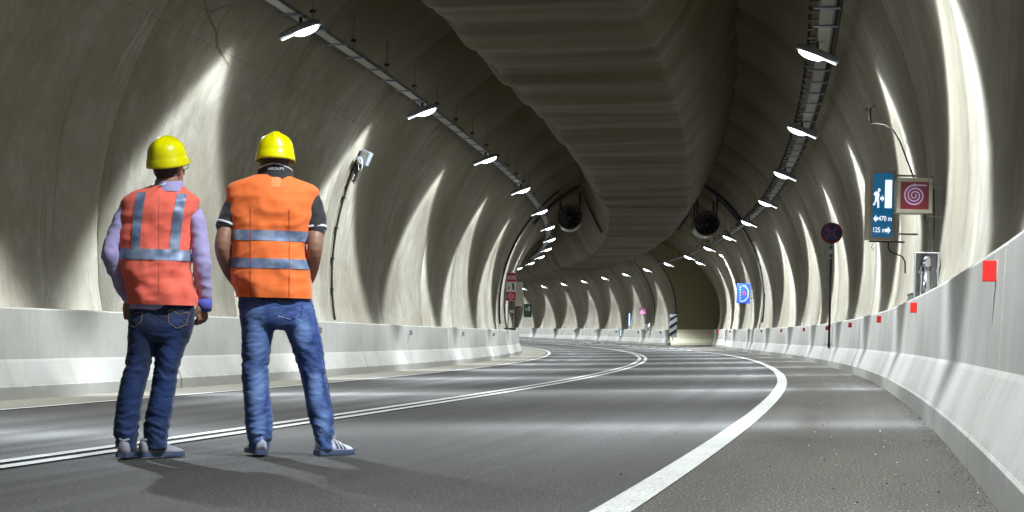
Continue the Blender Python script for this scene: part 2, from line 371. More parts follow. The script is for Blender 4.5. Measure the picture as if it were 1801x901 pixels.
# thin seams, seepage stain and scar lying on the lining
M['joint'] = simple('joint_dark_line', (.17, .155, .12), .9); M['stain'] = simple('seepage_stain', (.15, .135, .09), .9, var=.4); M['lime'] = simple('lime_smear', (.36, .33, .27), .9, var=.2)  # plain dark line colour shared by joints, scar and cracks
def vault_ribbon(name, pts, w, mat, n=6, off=.004):
    P = []
    for (s0, a0, w0), (s1, a1, w1) in zip(pts[:-1], pts[1:]):
        for k in range(n): t = k / n; P.append((s0 + (s1 - s0) * t, a0 + (a1 - a0) * t, w0 + (w1 - w0) * t))
    P.append(pts[-1]); rows = []
    for i, (s, a, ww) in enumerate(P):
        q = P[min(i + 1, len(P) - 1)]; r_ = P[max(i - 1, 0)]; ds, da = q[0] - r_[0], R(q[1] - r_[1]) * RAD; l = math.hypot(ds, da) or 1
        ww = ww * w * (.8 + .5 * noise.noise((s * 9, a * .9, 1))); row = []
        for e in (-.5, .5):
            s2 = s - da / l * ww * e; a2 = a + math.degrees(ds / l * ww * e / RAD); o, h = vault_pt(s2, a2); c, sn = math.cos(R(a2)), math.sin(R(a2)); row.append(T(s2, o - off * c, h - off * sn))
        rows.append(row)
    return mobj(name, grid(name, np.array(rows)), mat, vroot)
vault_ribbon('construction_joint', [(-20, 149.6, 1), (20, 149.6, 1), (60, 149.6, 1), (110, 149.6, 1)], .011, M['joint'], 40)
vault_ribbon('construction_joint', [(-20, 27.5, 1), (30, 27.5, 1), (80, 27.5, 1)], .011, M['joint'], 40)
vault_ribbon('seepage_stain', [(25.2, 143.5, .5), (25.99, 146.2, .9), (26.62, 147.6, 1.2), (26.98, 149.4, 1.5), (27.46, 150.3, .8), (27.9, 151.2, .2)], .05, M['stain'], 5, .005)
vault_ribbon('seepage_stain', [(26.83, 141.4, .3), (26.51, 144.0, .8), (26.56, 146.5, 1.2), (26.83, 148.7, 1.0)], .035, M['stain'], 5, .006)
vault_ribbon('seepage_stain', [(25.46, 145.6, .4), (25.99, 145.3, 1), (26.25, 144.1, 1), (26.6, 142.7, .4)], .035, M['stain'], 5, .007)
vault_ribbon('scar', [(24.67, 170.4, .6), (24.70, 171.4, 1.2), (24.68, 172.9, .5), (24.73, 174.9, .9)], .07, M['joint'], 5)
vault_ribbon('lime_streak', [(24.0, 146.0, .3), (24.05, 151.0, 1), (23.9, 156, .9), (23.85, 160.4, .2)], .16, M['lime'], 6)
for k, (s_, a_, b_) in enumerate([(33.0, 158, 172), (44.6, 163, 178), (52.7, 168, 180), (31.4, 152, 166)]): vault_ribbon('crack', [(s_, a_, .4), (s_ + .06, (a_ + b_) / 2, 1), (s_ + .02, b_, .5)], .010, M['joint'], 6)
# end wall of the bay
pts = []
for a in np.linspace(0, 88, 24): c, sn = math.cos(R(a)), math.sin(R(a)); pts.append((9.56 * c, CEN + RAD * sn))
inner = []
for a in np.linspace(88, 0, 24): c, sn = math.cos(R(a)), math.sin(R(a)); inner.append((6.58 * c, CEN + RAD * sn - .001))
poly = [(9.62, 0)] + pts + inner + [(6.58, 0)]
bm = bmesh.new(); L1 = [bm.verts.new(TV(125.0, o, h)) for o, h in [(9.62, 0)] + pts]; L2 = [bm.verts.new(TV(125.0, o, h)) for o, h in [(6.5, 0)] + inner[::-1]]
for i in range(len(L1) - 1): bm.faces.new((L1[i], L1[i + 1], L2[i + 1], L2[i]))
M['endwall'] = simple('recess_end_concrete', (.31, .28, .16), .85, bump=.5, bsc=12, var=.3)
tag(mobj('recess_end_wall', bm_mesh(bm, 'w'), M['endwall']), 'dark olive concrete end wall of the lay-by recess at the bend', 'wall')
# ---------------------------------------------------------------- hanging air duct with cross ripples
droot = thing('ventilation_duct', 'long dark rippled air duct hanging under the crown of the vault', 'duct', (0, 0, 0))
def duct_prof():
    hb, w, r = 5.22, 1.45, .22
    L = [(-2.66, 7.70), (-2.42, 7.12), (-2.30, 6.80), (-2.02, 6.26), (-1.74, 5.70)]
    L += [(-w - .02 + .0, 5.34), (-w + .06, 5.25), (-w + .22, hb)]
    mid = [(x, hb) for x in (-.9, -.45, 0, .45, .9)]
    Rr = [(-a, b) for a, b in L[::-1]]
    return L + mid + Rr
dp = duct_prof()
def dens(p, n):
    out = []
    for a, b in zip(p[:-1], p[1:]):
        for k in range(n): out.append((a[0] + (b[0] - a[0]) * k / n, a[1] + (b[1] - a[1]) * k / n))
    return out + [p[-1]]
dpd = dens(dp, 3)
nrm = []
for i in range(len(dpd)):
    a, b = dpd[max(0, i - 1)], dpd[min(len(dpd) - 1, i + 1)]; tx, tz = b[0] - a[0], b[1] - a[1]; l = math.hypot(tx, tz); nrm.append((tz / l, -tx / l))
arc = np.cumsum([0] + [math.hypot(b[0] - a[0], b[1] - a[1]) for a, b in zip(dpd[:-1], dpd[1:])])
def ripple(s, k):
    v = .055 * math.sin(2 * math.pi * (s + 1.6 * noise.noise((s * .17, k * .06, 3))) / 2.45) * (.35 + 1.6 * abs(noise.noise((s * .23, k * .12, 9)))) + .13 * noise.noise((s * .40, k * .11, 0)) + .055 * noise.noise((s * 1.15, k * .16, 5)) + .022 * noise.noise((s * 2.6, k * .3, 8))
    return v
dcuts = [-30 + 5.1 * k for k in range(48)]
def duct_seg(s0, s1):
    ss = np.arange(s0, s1 + .001, (s1 - s0) / (36 if s0 < 90 else 18)); P = np.zeros((len(ss), len(dpd), 3)); UV = np.zeros((len(ss), len(dpd), 2))
    for i, s in enumerate(ss):
        for j, (o, h) in enumerate(dpd):
            r = ripple(s, arc[j]); P[i, j] = T(s, o + nrm[j][0] * r, h + nrm[j][1] * r); UV[i, j] = (s, arc[j])
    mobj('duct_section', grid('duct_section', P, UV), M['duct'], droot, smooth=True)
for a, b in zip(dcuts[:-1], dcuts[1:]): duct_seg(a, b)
# ---------------------------------------------------------------- roof lamps
def lamp_light():
    d = bpy.data.lights.new('lamp_beam', 'POINT'); d.energy = LAMP_W; d.shadow_soft_size = .11; d.color = (.86, .94, 1.0)
    d.use_nodes = True; t = d.node_tree; nd = t.nodes; lk = t.links
    em = [n for n in nd if n.type == 'EMISSION'][0]
    def mth(op, a, b=None, c=None):
        x = nd.new('ShaderNodeMath'); x.operation = op
        for i, v in enumerate((a, b, c)):
            if v is None: continue
            if isinstance(v, (int, float)): x.inputs[i].default_value = v
            else: lk.new(v, x.inputs[i])
        return x.outputs[0]
    tc = nd.new('ShaderNodeTexCoord'); sp = nd.new('ShaderNodeSeparateXYZ'); lk.new(tc.outputs['Normal'], sp.inputs[0])
    X, Y, Z = sp.outputs
    dn = mth('MAXIMUM', mth('MULTIPLY', Z, -1.0), 1e-3)
    al = mth('ARCTAN2', mth('ABSOLUTE', Y), dn); at = mth('ARCTAN2', mth('ABSOLUTE', X), dn)
    r = mth('POWER', mth('ADD', mth('POWER', mth('DIVIDE', al, R(47.5)), 3.4), mth('POWER', mth('DIVIDE', at, R(76)), 3.4)), 1 / 3.4)
    def mr(v, a, b, lo, hi, smooth=True):
        x = nd.new('ShaderNodeMapRange'); x.interpolation_type = 'SMOOTHSTEP' if smooth else 'LINEAR'; lk.new(v, x.inputs[0])
        for i, q in enumerate((a, b, lo, hi)):
            if isinstance(q, (int, float)): x.inputs[i + 1].default_value = q
            else: lk.new(q, x.inputs[i + 1])
        return x.outputs[0]
    cut = mr(r, mr(at, R(30), R(75), .90, .72), mr(at, R(30), R(75), 1.07, 1.16), 1, 0)
    edge = mth('MULTIPLY', mr(r, .72, .92, 0, 1), .75)
    grow = mr(al, 0.0, R(44), .85, 1.3)
    near = mr(at, R(15), R(60), 1.0, .13)
    beam = mth('MULTIPLY', mth('MULTIPLY', mth('MULTIPLY', cut, mth('ADD', grow, edge)), near), mr(X, -.25, .10, 1.2, .88))
    spill = mth('MULTIPLY', mr(Z, -.75, .22, 1, 0), .024)
    tail = mth('MULTIPLY', mr(r, .85, 1.5, .05, 0), mr(Z, -.25, -.05, 1, 0))
    tin = mth('MULTIPLY', mth('MULTIPLY', mr(al, R(46), R(71), 1.15, 0), mr(at, R(60), R(72), 1, 0)), mth('MULTIPLY', mr(X, .0, .12, 0, 1), mr(r, .80, 1.0, 0, 1)))
    tail = mth('ADD', tail, tin)
    lk.new(mth('ADD', mth('ADD', beam, spill), tail), em.inputs['Strength'])
    return d
LIGHT = lamp_light()
def lamp_meshes():
    bm = bmesh.new()                                      # housing: long tapered canopy across the road, x inwards
    secs = [(-.34, .045, .02, .030), (-.30, .075, .03, .055), (-.12, .11, .045, .085), (.10, .135, .05, .095), (.26, .12, .045, .085), (.34, .075, .03, .055)]
    rings = []
    for x, w, zb, zt in secs:
        rings.append([bm.verts.new((x, w * cx, (zt if cz > 0 else -zb * .4) * abs(cz) + .03)) for cx, cz in [(1, -1), (1, .35), (.7, 1), (-.7, 1), (-1, .35), (-1, -1)]])
    for a, b in zip(rings[:-1], rings[1:]):
        for k in range(6): bm.faces.new((a[k], a[(k + 1) % 6], b[(k + 1) % 6], b[k]))
    bm.faces.new(rings[0][::-1]); bm.faces.new(rings[-1]); bmesh.ops.recalc_face_normals(bm, faces=bm.faces[:])
    hs = bm_mesh(bm, 'housing'); hs.materials.append(M['housing'])
    bm = bmesh.new()                                      # glowing bowl under it
    n, m = 20, 5; top = []
    for k in range(n):
        a = 2 * math.pi * k / n; top.append([bm.verts.new((.10 + .21 * math.cos(a) * math.cos(p), .105 * math.sin(a) * math.cos(p), -.085 * math.sin(p) + .020)) for p in [0, .35, .75, 1.15]])
    bot = bm.verts.new((.10, 0, -.064))
    for k in range(n):
        A, B = top[k], top[(k + 1) % n]
        for i in range(3): bm.faces.new((A[i], A[i + 1], B[i + 1], B[i]))
        bm.faces.new((A[3], bot, B[3]))
    bmesh.ops.recalc_face_normals(bm, faces=bm.faces[:])
    ln = bm_mesh(bm, 'lens'); ln.materials.append(M['lens']); ln.shade_smooth()
    bm = bmesh.new(); b_box(bm, (-.20, 0, .0), (.22, .05, .012), Matrix.Rotation(R(-4), 4, 'Y'), .002)
    tl = bm_mesh(bm, 'reflector_strip'); tl.materials.append(emis('lamp_tail_glow', (.93, .97, 1), 3.0))
    bm = bmesh.new(); b_box(bm, (0, 0, .17), (.05, .04, .16), None, .004); b_box(bm, (0, 0, .25), (.22, .07, .02), None, .003)
    br = bm_mesh(bm, 'bracket'); br.materials.append(M['darksteel'])
    return hs, ln, tl, br
HS, LN, TL, BR = lamp_meshes()
ORD = ['nearest', 'second', 'third', 'fourth', 'fifth', 'sixth', 'seventh', 'eighth', 'ninth', 'tenth', 'eleventh', 'twelfth', 'thirteenth', 'fourteenth', 'fifteenth', 'sixteenth', 'seventeenth', 'eighteenth', 'nineteenth', 'twentieth']
def lamp(s, o, h, side, label, group):
    """side = direction in which the bright bowl points (+1 right)"""
    r = thing('roof_lamp', label, 'lamp', TV(s, o, h), HD(s) + (0 if side > 0 else math.pi), group)
    for nm, me in (('housing', HS), ('lens', LN), ('reflector_strip', TL), ('bracket', BR)): (lambda q: setattr(q, 'rotation_euler', (0, R(-20) if nm != 'bracket' else 0, 0)))(mobj(nm, me, None, r))
    l = link(bpy.data.objects.new('lamp_beam', LIGHT)); l.parent = r; l.location = (.10, 0, -.10)
    return r
PL, PR_, SP = 27.588, 28.683, 10.214
for k in [-3] + list(range(-1, 17)):
    s = PL + k * SP
    lab = ('white roof lamp in the left lamp row, %s from the camera' % ORD[k]) if 0 <= k < 10 else ('white roof lamp of the left row out of view around the bend' if k >= 10 else 'white roof lamp of the left row behind the view')
    lamp(s, -3.935, 5.40, 1, lab, 'roof lamps in the left row')
for k in range(-3, 18):
    s = PR_ + k * SP
    lab = ('white roof lamp in the right lamp row, %s from the camera' % ORD[k]) if 0 <= k < 15 else ('white roof lamp of the right row behind the view' if k < 0 else 'white roof lamp of the right row hidden around the bend')
    lamp(s, 3.894, 4.96, -1, lab, 'roof lamps in the right row')
lamp(98 + 1.5, 5.70, 5.0, -1, 'nearer of two extra roof lamps inside the lay-by recess, right of the main row', 'extra lamps in the lay-by recess')
lamp(98 + 11.7, 5.70, 5.0, -1, 'farther of two extra roof lamps inside the lay-by recess, right of the main row', 'extra lamps in the lay-by recess')
# ---------------------------------------------------------------- cable trays above the lamp rows
def cable_tray(label, o, h, side):
    root = thing('cable_tray', label, 'cable tray', (0, 0, 0))
    sa, sb = 8.0, 118.0; ss = np.arange(sa, sb, 1.0)
    w = .20
    for d in (-w / 2, w / 2):
        bm = bmesh.new(); P = np.stack([T(ss, o + d + a, h + b) for a, b in ((-.006, -.03), (.006, -.03), (.006, .03), (-.006, .03))], 1)
        mobj('tray_rail', grid('tray_rail', P, None, close_v=True), M['tray'], root)
    for q in range(7):
        oo_ = o - w / 2 + .025 + q * (w - .05) / 6
        P = np.stack([T(ss, oo_ + .011 * math.cos(a), h - .012 + .011 * math.sin(a)) for a in [2 * math.pi * k / 6 for k in range(6)]], 1)
        mobj('cable', grid('cable', P, None, close_v=True), M['cable_pale'], root, smooth=True)
    P = np.stack([T(ss, o + a, h + b) for a, b in ((-w / 2, .012), (w / 2, .012))], 1)
    mobj('tray_floor', grid('tray_floor', P), M['tray'], root)
    # dark outer conduit
    oo_ = o + side * (w / 2 + .07)
    P = np.stack([T(ss, oo_ + .045 * math.cos(a), h + .05 + .045 * math.sin(a)) for a in [2 * math.pi * k / 8 for k in range(8)]], 1)
    mobj('conduit', grid('conduit', P, None, close_v=True), M['cable_dark'], root, smooth=True)
    bm = bmesh.new(); b_box(bm, (0, 0, -.034), (w + .16, .13, .012), None, .002); b_box(bm, (side * (w / 2 + .07), 0, -.0), (.012, .05, .08))
    rung = bm_mesh(bm, 'rung'); rung.materials.append(M['tray'])
    hv = CEN + math.sqrt(RAD ** 2 - (o * 1.0) ** 2)
    bm = bmesh.new(); b_cyl(bm, (side * .05, 0, 0), (side * .05, 0, max(.1, hv - h - .06)), .005, n=6)
    b_cyl(bm, (side * .05, 0, .24), (side * .05, 0, .29), .05, n=10)
    hang = bm_mesh(bm, 'hanger'); hang.materials.append(M['darksteel'])
    bm = bmesh.new(); b_box(bm, (-side * (w / 2 + .07), 0, 0), (.15, .022, .02)); b_cyl(bm, (-side * (w / 2 + .13), 0, -.02), (-side * (w / 2 + .13), 0, .07), .024, n=8)
    hook = bm_mesh(bm, 'hook'); hook.materials.append(M['darksteel'])
    s = sa + .4; k = 0
    while s < sb - 1:
        if (s - (PL if side < 0 else PR_)) % SP > .5:
            for nm, me in (('rung', rung),) + ((('hanger', hang),) if k % 2 == 0 else ()): mobj(nm, me, None, root, TV(s, o, h), (0, 0, HD(s)))
        for q in range(2):
            if s < 75 and side > 0: mobj('hook', hook, None, root, TV(s + .35 + q * .72, o, h + (.0)), (0, 0, HD(s)))
        s += 1.45; k += 1
    return root
cable_tray('ladder tray of pale cables running above the left row of roof lamps', -3.99, 5.66, -1)
cable_tray('ladder tray of pale cables running above the right row of roof lamps', 3.99, 5.22, 1)
# ---------------------------------------------------------------- signs and equipment
def at(name, label, cat, s, o, h, group=None, turn=0.0): return thing(name, label, cat, TV(s, o, h), HD(s) + turn, group)
def arrow(cx, cz, w, h, d):                              # d = +1 right, -1 left
    return [(cx - d * w / 2, cz + h * .22), (cx + d * w * .02, cz + h * .22), (cx + d * w * .02, cz + h / 2), (cx + d * w / 2, cz), (cx + d * w * .02, cz - h / 2), (cx + d * w * .02, cz - h * .22), (cx - d * w / 2, cz - h * .22)]
def exit_graphics(r, y, W_, H_, white, full=True):
    """running man, arrow and doorway in the upper part, distances in the lower part"""
    def P(a, b): return (-W_ / 2 + a * W_, -H_ / 2 + b * H_)
    flat('door_symbol', [P(.60, .455), P(.94, .455), P(.94, .90), P(.60, .90)], y, white, r)
    head = [P(.315 + .062 * math.cos(t), .735 + .030 * math.sin(t)) for t in [2 * math.pi * k / 14 for k in range(14)]]
    torso = [P(.10, .70), P(.17, .715), P(.30, .70), P(.335, .66), (P(.30, .60)), P(.33, .555), P(.33, .455), P(.24, .455), P(.24, .54), P(.20, .565), P(.13, .50), P(.03, .49), P(.03, .52), P(.09, .53), P(.13, .60), P(.12, .65), P(.04, .66)]
    flat_many('running_man', [head, torso], y, white, r)
    flat('arrow', [P(.37, .625), P(.46, .625), P(.46, .66), P(.575, .605), P(.46, .55), P(.46, .585), P(.37, .585)], y, white, r)
    if full:
        flat('arrow', [P(a, b) for a, b in [(.06, .285), (.20, .345), (.20, .31), (.29, .31), (.29, .26), (.20, .26), (.20, .225)]], y, white, r)
        flat('arrow', [P(a, b) for a, b in [(.92, .105), (.78, .165), (.78, .13), (.67, .13), (.67, .08), (.78, .08), (.78, .045)]], y, white, r)
        text_obj('distance_text', '470 m', .082, (-W_ / 2 + .64 * W_, y, -H_ / 2 + .285 * H_), white, r, .0012, .78)
        text_obj('distance_text', '125 m', .082, (-W_ / 2 + .36 * W_, y, -H_ / 2 + .105 * H_), white, r, .0012, .78)
# emergency exit light box
W_, H_ = .245, .735
r = at('exit_sign', 'tall lit blue exit box reading 470 m and 125 m on the right wall', 'sign', 22.6, 4.67, 2.235, turn=R(9))
box_obj('housing', (0, .17, 0), (.305, .34, .815), M['signbox'], r, .012)
bm = bmesh.new()
for c, s_ in (((0, -.006, .40), (.305, .014, .034)), ((0, -.006, -.40), (.305, .014, .034)), ((-.137, -.006, 0), (.031, .014, .766)), ((.137, -.006, 0), (.031, .014, .766))): b_box(bm, c, s_, None, .003)
mobj('frame', bm_mesh(bm), M['frame'], r)
flat('sign_panel', [(-.125, -.385), (.125, -.385), (.125, .385), (-.125, .385)], -.002, M['teal'], r)
exit_graphics(r, -.005, W_, H_ + .02, M['lit_white'])
box_obj('bracket', (.10, .2, -.425), (.42, .05, .018), M['darksteel'], r, .003); box_obj('bracket', (.30, .17, -.33), (.32, .03, .02), M['steel'], r, 0); box_obj('bracket', (.30, .17, .37), (.32, .03, .02), M['steel'], r, 0)
tube_obj('cable', [(-.08, .1, -.45), (-.10, .1, -.50), (-.085, .1, -.54), (-.07, .1, -.50)], .004, M['cable_dark'], r, 6)
tube_obj('cable', [(.12, .2, -.42), (.12, .2, -.50), (.15, .2, -.545), (.22, .2, -.57), (.29, .2, -.60), (.325, .2, -.66), (.33, .2, -.80)], .009, M['cable_dark'], r, 6)
# hose reel box
r = at('hose_reel_sign', 'square red sign box with lilac spiral hose symbol, right of the tall blue exit box', 'sign', 21.5, 4.985, 2.255, turn=R(3))
box_obj('housing', (0, .16, 0), (.40, .31, .395), M['frame'], r, .015)
flat('sign_panel', [(-.155, -.155), (.155, -.155), (.155, .155), (-.155, .155)], -.0, M['red_lit'], r)
bm = bmesh.new()
for c, s_ in (((0, -.008, .177), (.40, .022, .042)), ((0, -.008, -.177), (.40, .022, .042)), ((-.177, -.008, 0), (.044, .022, .312)), ((.177, -.008, 0), (.044, .022, .312))): b_box(bm, c, s_, None, .004)
mobj('frame', bm_mesh(bm), M['frame'], r)
def spiral(r0, turns, w, cx=0, cz=0, n=110, end=90):
    quads = []; prev = None
    for k in range(n + 1):
        f = k / n; a = R(end) - (1 - f) * turns * 2 * math.pi * -1
        rr = .008 + (r0 - .008) * f; ww = w * (.75 + .25 * f)
        p = ((cx + (rr - ww / 2) * math.cos(a), cz + (rr - ww / 2) * math.sin(a)), (cx + (rr + ww / 2) * math.cos(a), cz + (rr + ww / 2) * math.sin(a)))
        if prev: quads.append([prev[0], prev[1], p[1], p[0]])
        prev = p
    return quads
flat_many('hose_symbol', spiral(.118, 3.0, .018), -.004, M['lilac'], r)
flat_many('hose_symbol', [[(.0, .110), (.13, .110), (.13, .122), (.0, .124)], [(-.006, .100), (.006, .100), (.006, .136), (-.006, .136)], [(.03, .107), (.05, .107), (.05, .126), (.03, .126)]], -.006, M['lilac'], r)
tube_obj('cable', [(.13, .1, -.19), (.13, .1, -.25), (.16, .1, -.34), (.205, .1, -.41), (.225, .1, -.50), (.225, .12, -.75), (.20, .14, -.98)], .008, M['cable_dark'], r, 6)
box_obj('bracket', (.26, .2, .12), (.22, .03, .02), M['steel'], r, 0); box_obj('bracket', (.26, .2, -.22), (.16, .016, .012), M['steel'], r, 0)
b2 = box_obj('junction_box', (.19, .12, -.86), (.03, .05, .20), M['cable_dark'], r, .004)
tube_obj('conduit', [(.21, .2, .24), (.235, .2, .05), (.245, .2, -.3), (.235, .2, -.8)], .008, M['cable_dark'], r, 6)
# hydrant pipe behind barrier
r = at('hydrant_standpipe', 'shiny steel hydrant standpipe in an open steel housing behind the right barrier', 'hydrant', 21.3, 5.13, 1.02)
bm = bmesh.new()
for c, s_ in (((-.13, .05, .28), (.012, .16, .60)), ((.12, .05, .28), (.012, .16, .60)), ((0, .13, .28), (.25, .012, .60)), ((0, .05, .575), (.262, .16, .012))): b_box(bm, c, s_, None, .002)
mobj('housing', bm_mesh(bm), M['steel'], r)
bm = bmesh.new(); b_cyl(bm, (-.005, .0, -.05), (-.005, .0, .42), .048, n=24); b_cyl(bm, (-.005, 0, .42), (-.005, 0, .50), .062, .055, n=24)
bmesh.ops.create_uvsphere(bm, u_segments=18, v_segments=10, radius=.058, matrix=Matrix.Translation((-.005, 0, .50))); mobj('pipe', bm_mesh(bm), M['chrome'], r, smooth=True)
bm = bmesh.new(); b_cyl(bm, (-.005, -.04, .46), (-.005, -.10, .46), .030, n=16); b_cyl(bm, (-.07, -.03, .05), (-.07, -.03, .42), .012, n=10); b_cyl(bm, (-.09, -.02, .36), (-.05, -.02, .36), .02, n=10); mobj('valve', bm_mesh(bm), M['chrome'], r)
r = at('equipment_box', 'low grey metal box standing behind the right barrier below the exit box', 'box', 23.2, 5.25, 1.0)
box_obj('body', (0, 0, .0), (.42, .9, .34), M['greyplate'], r, .01); box_obj('lid', (0, 0, .178), (.44, .92, .016), M['steel'], r, .004)
# small sensor on right wall with its cable
r = at('wall_sensor', 'small dark air sensor high on the right wall with a long drooping cable', 'sensor', 28.4, 4.70, 4.06)
bm = bmesh.new(); b_box(bm, (0, 0, 0), (.035, .06, .14), None, .006); b_box(bm, (-.055, 0, .05), (.05, .04, .02), None, .004); b_cyl(bm, (0, 0, -.07), (0, 0, -.13), .02, n=10); b_box(bm, (.035, 0, .09), (.09, .03, .012), Matrix.Rotation(R(-40), 4, 'Y')); mobj('body', bm_mesh(bm), M['cable_dark'], r)
tube_obj('cable', [(0, 0, -.12), (.02, 0, -.17), (.10, -.2, -.19), (.20, -.5, -.24), (.30, -.9, -.36), (.37, -1.5, -.60), (.43, -2.4, -.98), (.46, -3.6, -1.35), (.42, -4.8, -1.50)], .011, M['cable_dark'], r, 6)
# no stopping sign
r = at('no_stopping_sign', 'round blue no-stopping sign with red cross and rim on a tall grey pole', 'sign', 46.4, 4.97, .44)
bm = bmesh.new(); b_cyl(bm, (0, 0, 0), (0, 0, 3.12), .028, n=12); mobj('pole', bm_mesh(bm), M['darksteel'], r, smooth=True)
bm = bmesh.new(); b_box(bm, (0, .02, .1), (.10, .05, .035)); b_box(bm, (0, .02, .55), (.10, .05, .035)); mobj('pole_clamp', bm_mesh(bm), M['steel'], r)
bm = bmesh.new(); b_cyl(bm, (0, -.034, 2.86), (0, -.044, 2.86), .265, n=48); mobj('sign_disc', bm_mesh(bm), M['sign_darkred'], r)
flat('blue_field', circle2(0, 2.86, .195, 40), -.047, M['sign_dblue'], r)
q = Matrix.Rotation(R(45), 3, 'Z')
bars = []
for sgn in (1, -1):
    dx, dz = math.cos(R(45 * sgn)), math.sin(R(45 * sgn)); nx, nz = -dz, dx
    bars.append([(dx * .20 * a + nx * b, 2.86 + dz * .20 * a + nz * b) for a, b in ((1, .019), (-1, .019), (-1, -.019), (1, -.019))])
flat_many('red_cross', [bars[0]], -.0500, M['sign_darkred'], r); flat_many('red_cross', [bars[1]], -.0505, M['sign_darkred'], r)
pal = simple('sign_pale_edge', (.36, .26, .36), .5)
e = []
for sgn in (1, -1):
    dx, dz = math.cos(R(45 * sgn)), math.sin(R(45 * sgn)); nx, nz = -dz, dx
    for c in (.025, -.025): e.append([(dx * .195 * a + nx * (c + b), 2.86 + dz * .195 * a + nz * (c + b)) for a, b in ((1, .005), (-1, .005), (-1, -.005), (1, -.005))])
for k, pl in enumerate(e): flat('pale_edge', pl, -.0478 - k * .0003, pal, r)
bm = bmesh.new(); b_box(bm, (-.01, -.036, 2.40), (.155, .010, .36), None, .004); mobj('sub_plate', bm_mesh(bm), M['greyplate'], r)
flat_many('double_arrow', [[(-.075 + .065 - .045, 2.49), (-.01 + .045, 2.49), (-.01, 2.56)], [(-.055, 2.31), (-.01, 2.24), (.035, 2.31)], [(-.024, 2.46), (.004, 2.46), (.004, 2.495), (-.024, 2.495)], [(-.024, 2.305), (.004, 2.305), (.004, 2.34), (-.024, 2.34)]], -.043, M['navy'], r)
flat_many('plate_bar', [[(-.05, 2.37), (.03, 2.37), (.03, 2.43), (-.05, 2.43)]], -.0425, M['white'], r)
# blue lay-by sign
r = at('layby_sign', 'small blue lay-by sign with white bay outline and red symbol beside a wall conduit', 'sign', 81.0, 4.66, 2.62)
box_obj('sign_plate', (0, 0, 0), (.58, .03, .86), M['sign_blue'], r, .01)
flat_many('white_outline', [[(.16, .34), (.22, .34), (.22, .22), (.22, .12), (.10, -.02), (.04, 0.02), (.16, .14)], [(.10, -.02), (.22, -.14), (.10, -.25), (.04, -.21), (.13, -.13), (.03, -.01)]] , -.018, M['white'], r) if False else None
def strokes(name, lines, w, y, mat, parent):
    pl = []
    for (a, b) in lines:
        d = Vector((b[0] - a[0], b[1] - a[1])).normalized(); n = Vector((-d.y, d.x)) * w / 2; d = d * w * .3
        pl.append([(a[0] + n.x - d.x, a[1] + n.y - d.y), (b[0] + n.x + d.x, b[1] + n.y + d.y), (b[0] - n.x + d.x, b[1] - n.y + d.y), (a[0] - n.x - d.x, a[1] - n.y - d.y)])
    for k, p in enumerate(pl): flat(name, p, y - k * .0004, mat, parent)
strokes('white_outline', [((-.05, .34), (.05, .34)), ((.05, .34), (.20, .16)), ((.20, .16), (.20, -.16)), ((.20, -.16), (.05, -.32)), ((.05, -.32), (-.12, -.36))], .026, -.018, M['greyplate'], r)
for k in range(6): flat('white_dash', [(-.16, .30 - k * .115), (-.13, .30 - k * .115), (-.13, .25 - k * .115), (-.16, .25 - k * .115)], -.018, M['greyplate'], r)
flat('red_symbol', [(-.02, -.07), (.09, -.07), (.09, .08), (-.02, .08)], -.019, M['sign_red'], r)
box_obj('bracket', (.38, .03, .2), (.26, .03, .03), M['darksteel'], r, 0); box_obj('bracket', (.38, .03, -.2), (.26, .03, .03), M['darksteel'], r, 0)
# ring conduits on the walls
def ring_conduit(label, s, a0, a1, r_, off=.06, double=True, extra=None):
    root = thing('wall_conduit', label, 'conduit', TV(s, 0, 0), HD(s))
    root_m = Matrix.Translation(TV(s, 0, 0)) @ Matrix.Rotation(HD(s), 4, 'Z'); inv = root_m.inverted()
    for q in range(2 if double else 1):
        pts = []
        for a in np.linspace(a0, a1, 26):
            o, h = vault_pt(s, a); o -= off * math.cos(R(a)); h -= off * math.sin(R(a)); pts.append(inv @ TV(s + q * .16, o, h))
        tube_obj('pipe', pts, r_, M['cable_dark'] if q == 0 else M['steel'], root, 6)
    for a in np.linspace(a0, a1, 6)[1:-1]:
        o, h = vault_pt(s, a); p = inv @ TV(s + .05, o - .03 * math.cos(R(a)), h - .03 * math.sin(R(a)))
        box_obj('pipe_clip', p, (.09, .30 if double else .08, .05), M['darksteel'], root, .004)
    return root
ring_conduit('pair of dark conduits climbing the right wall beside the blue lay-by sign', 80.4, -8, 52, .035)
ring_conduit('dark conduits climbing the left wall behind the SOS cabinet', 76.5, 126, 188, .045)
ring_conduit('thin grey conduit climbing the left wall to the wall camera', 38.1, 158, 190, .026, .05, False)
ring_conduit('dark conduit on the far wall above the thin blue glowing strip', 133.5, -8, 42, .03, .05, False)
# CCTV on left wall
r = at('wall_camera', 'grey equipment box with small camera fixed high on the left wall', 'camera', 38.2, -5.20, 4.42, turn=R(0))
rot = Matrix.Rotation(R(22), 4, 'Y')
bm = bmesh.new(); b_box(bm, (.0, 0, .13), (.20, .30, .30), rot, .012); mobj('housing', bm_mesh(bm), M['housing'], r)
bm = bmesh.new(); b_box(bm, (.02, -.153, .14), (.13, .01, .20), rot, .003); mobj('door_plate', bm_mesh(bm), M['steel'], r)
bm = bmesh.new(); b_box(bm, (-.06, -.22, .05), (.10, .24, .085), Matrix.Rotation(R(-20), 4, 'X'), .012); b_cyl(bm, (-.06, -.33, .01), (-.06, -.37, -.005), .034, n=16); mobj('camera_body', bm_mesh(bm), M['greyplate'], r)
bm = bmesh.new(); b_box(bm, (-.14, -.05, -.10), (.09, .10, .26), rot, .008); b_box(bm, (-.19, -.05, -.30), (.05, .08, .18), rot, .006); mobj('junction_box', bm_mesh(bm), M['darksteel'], r)
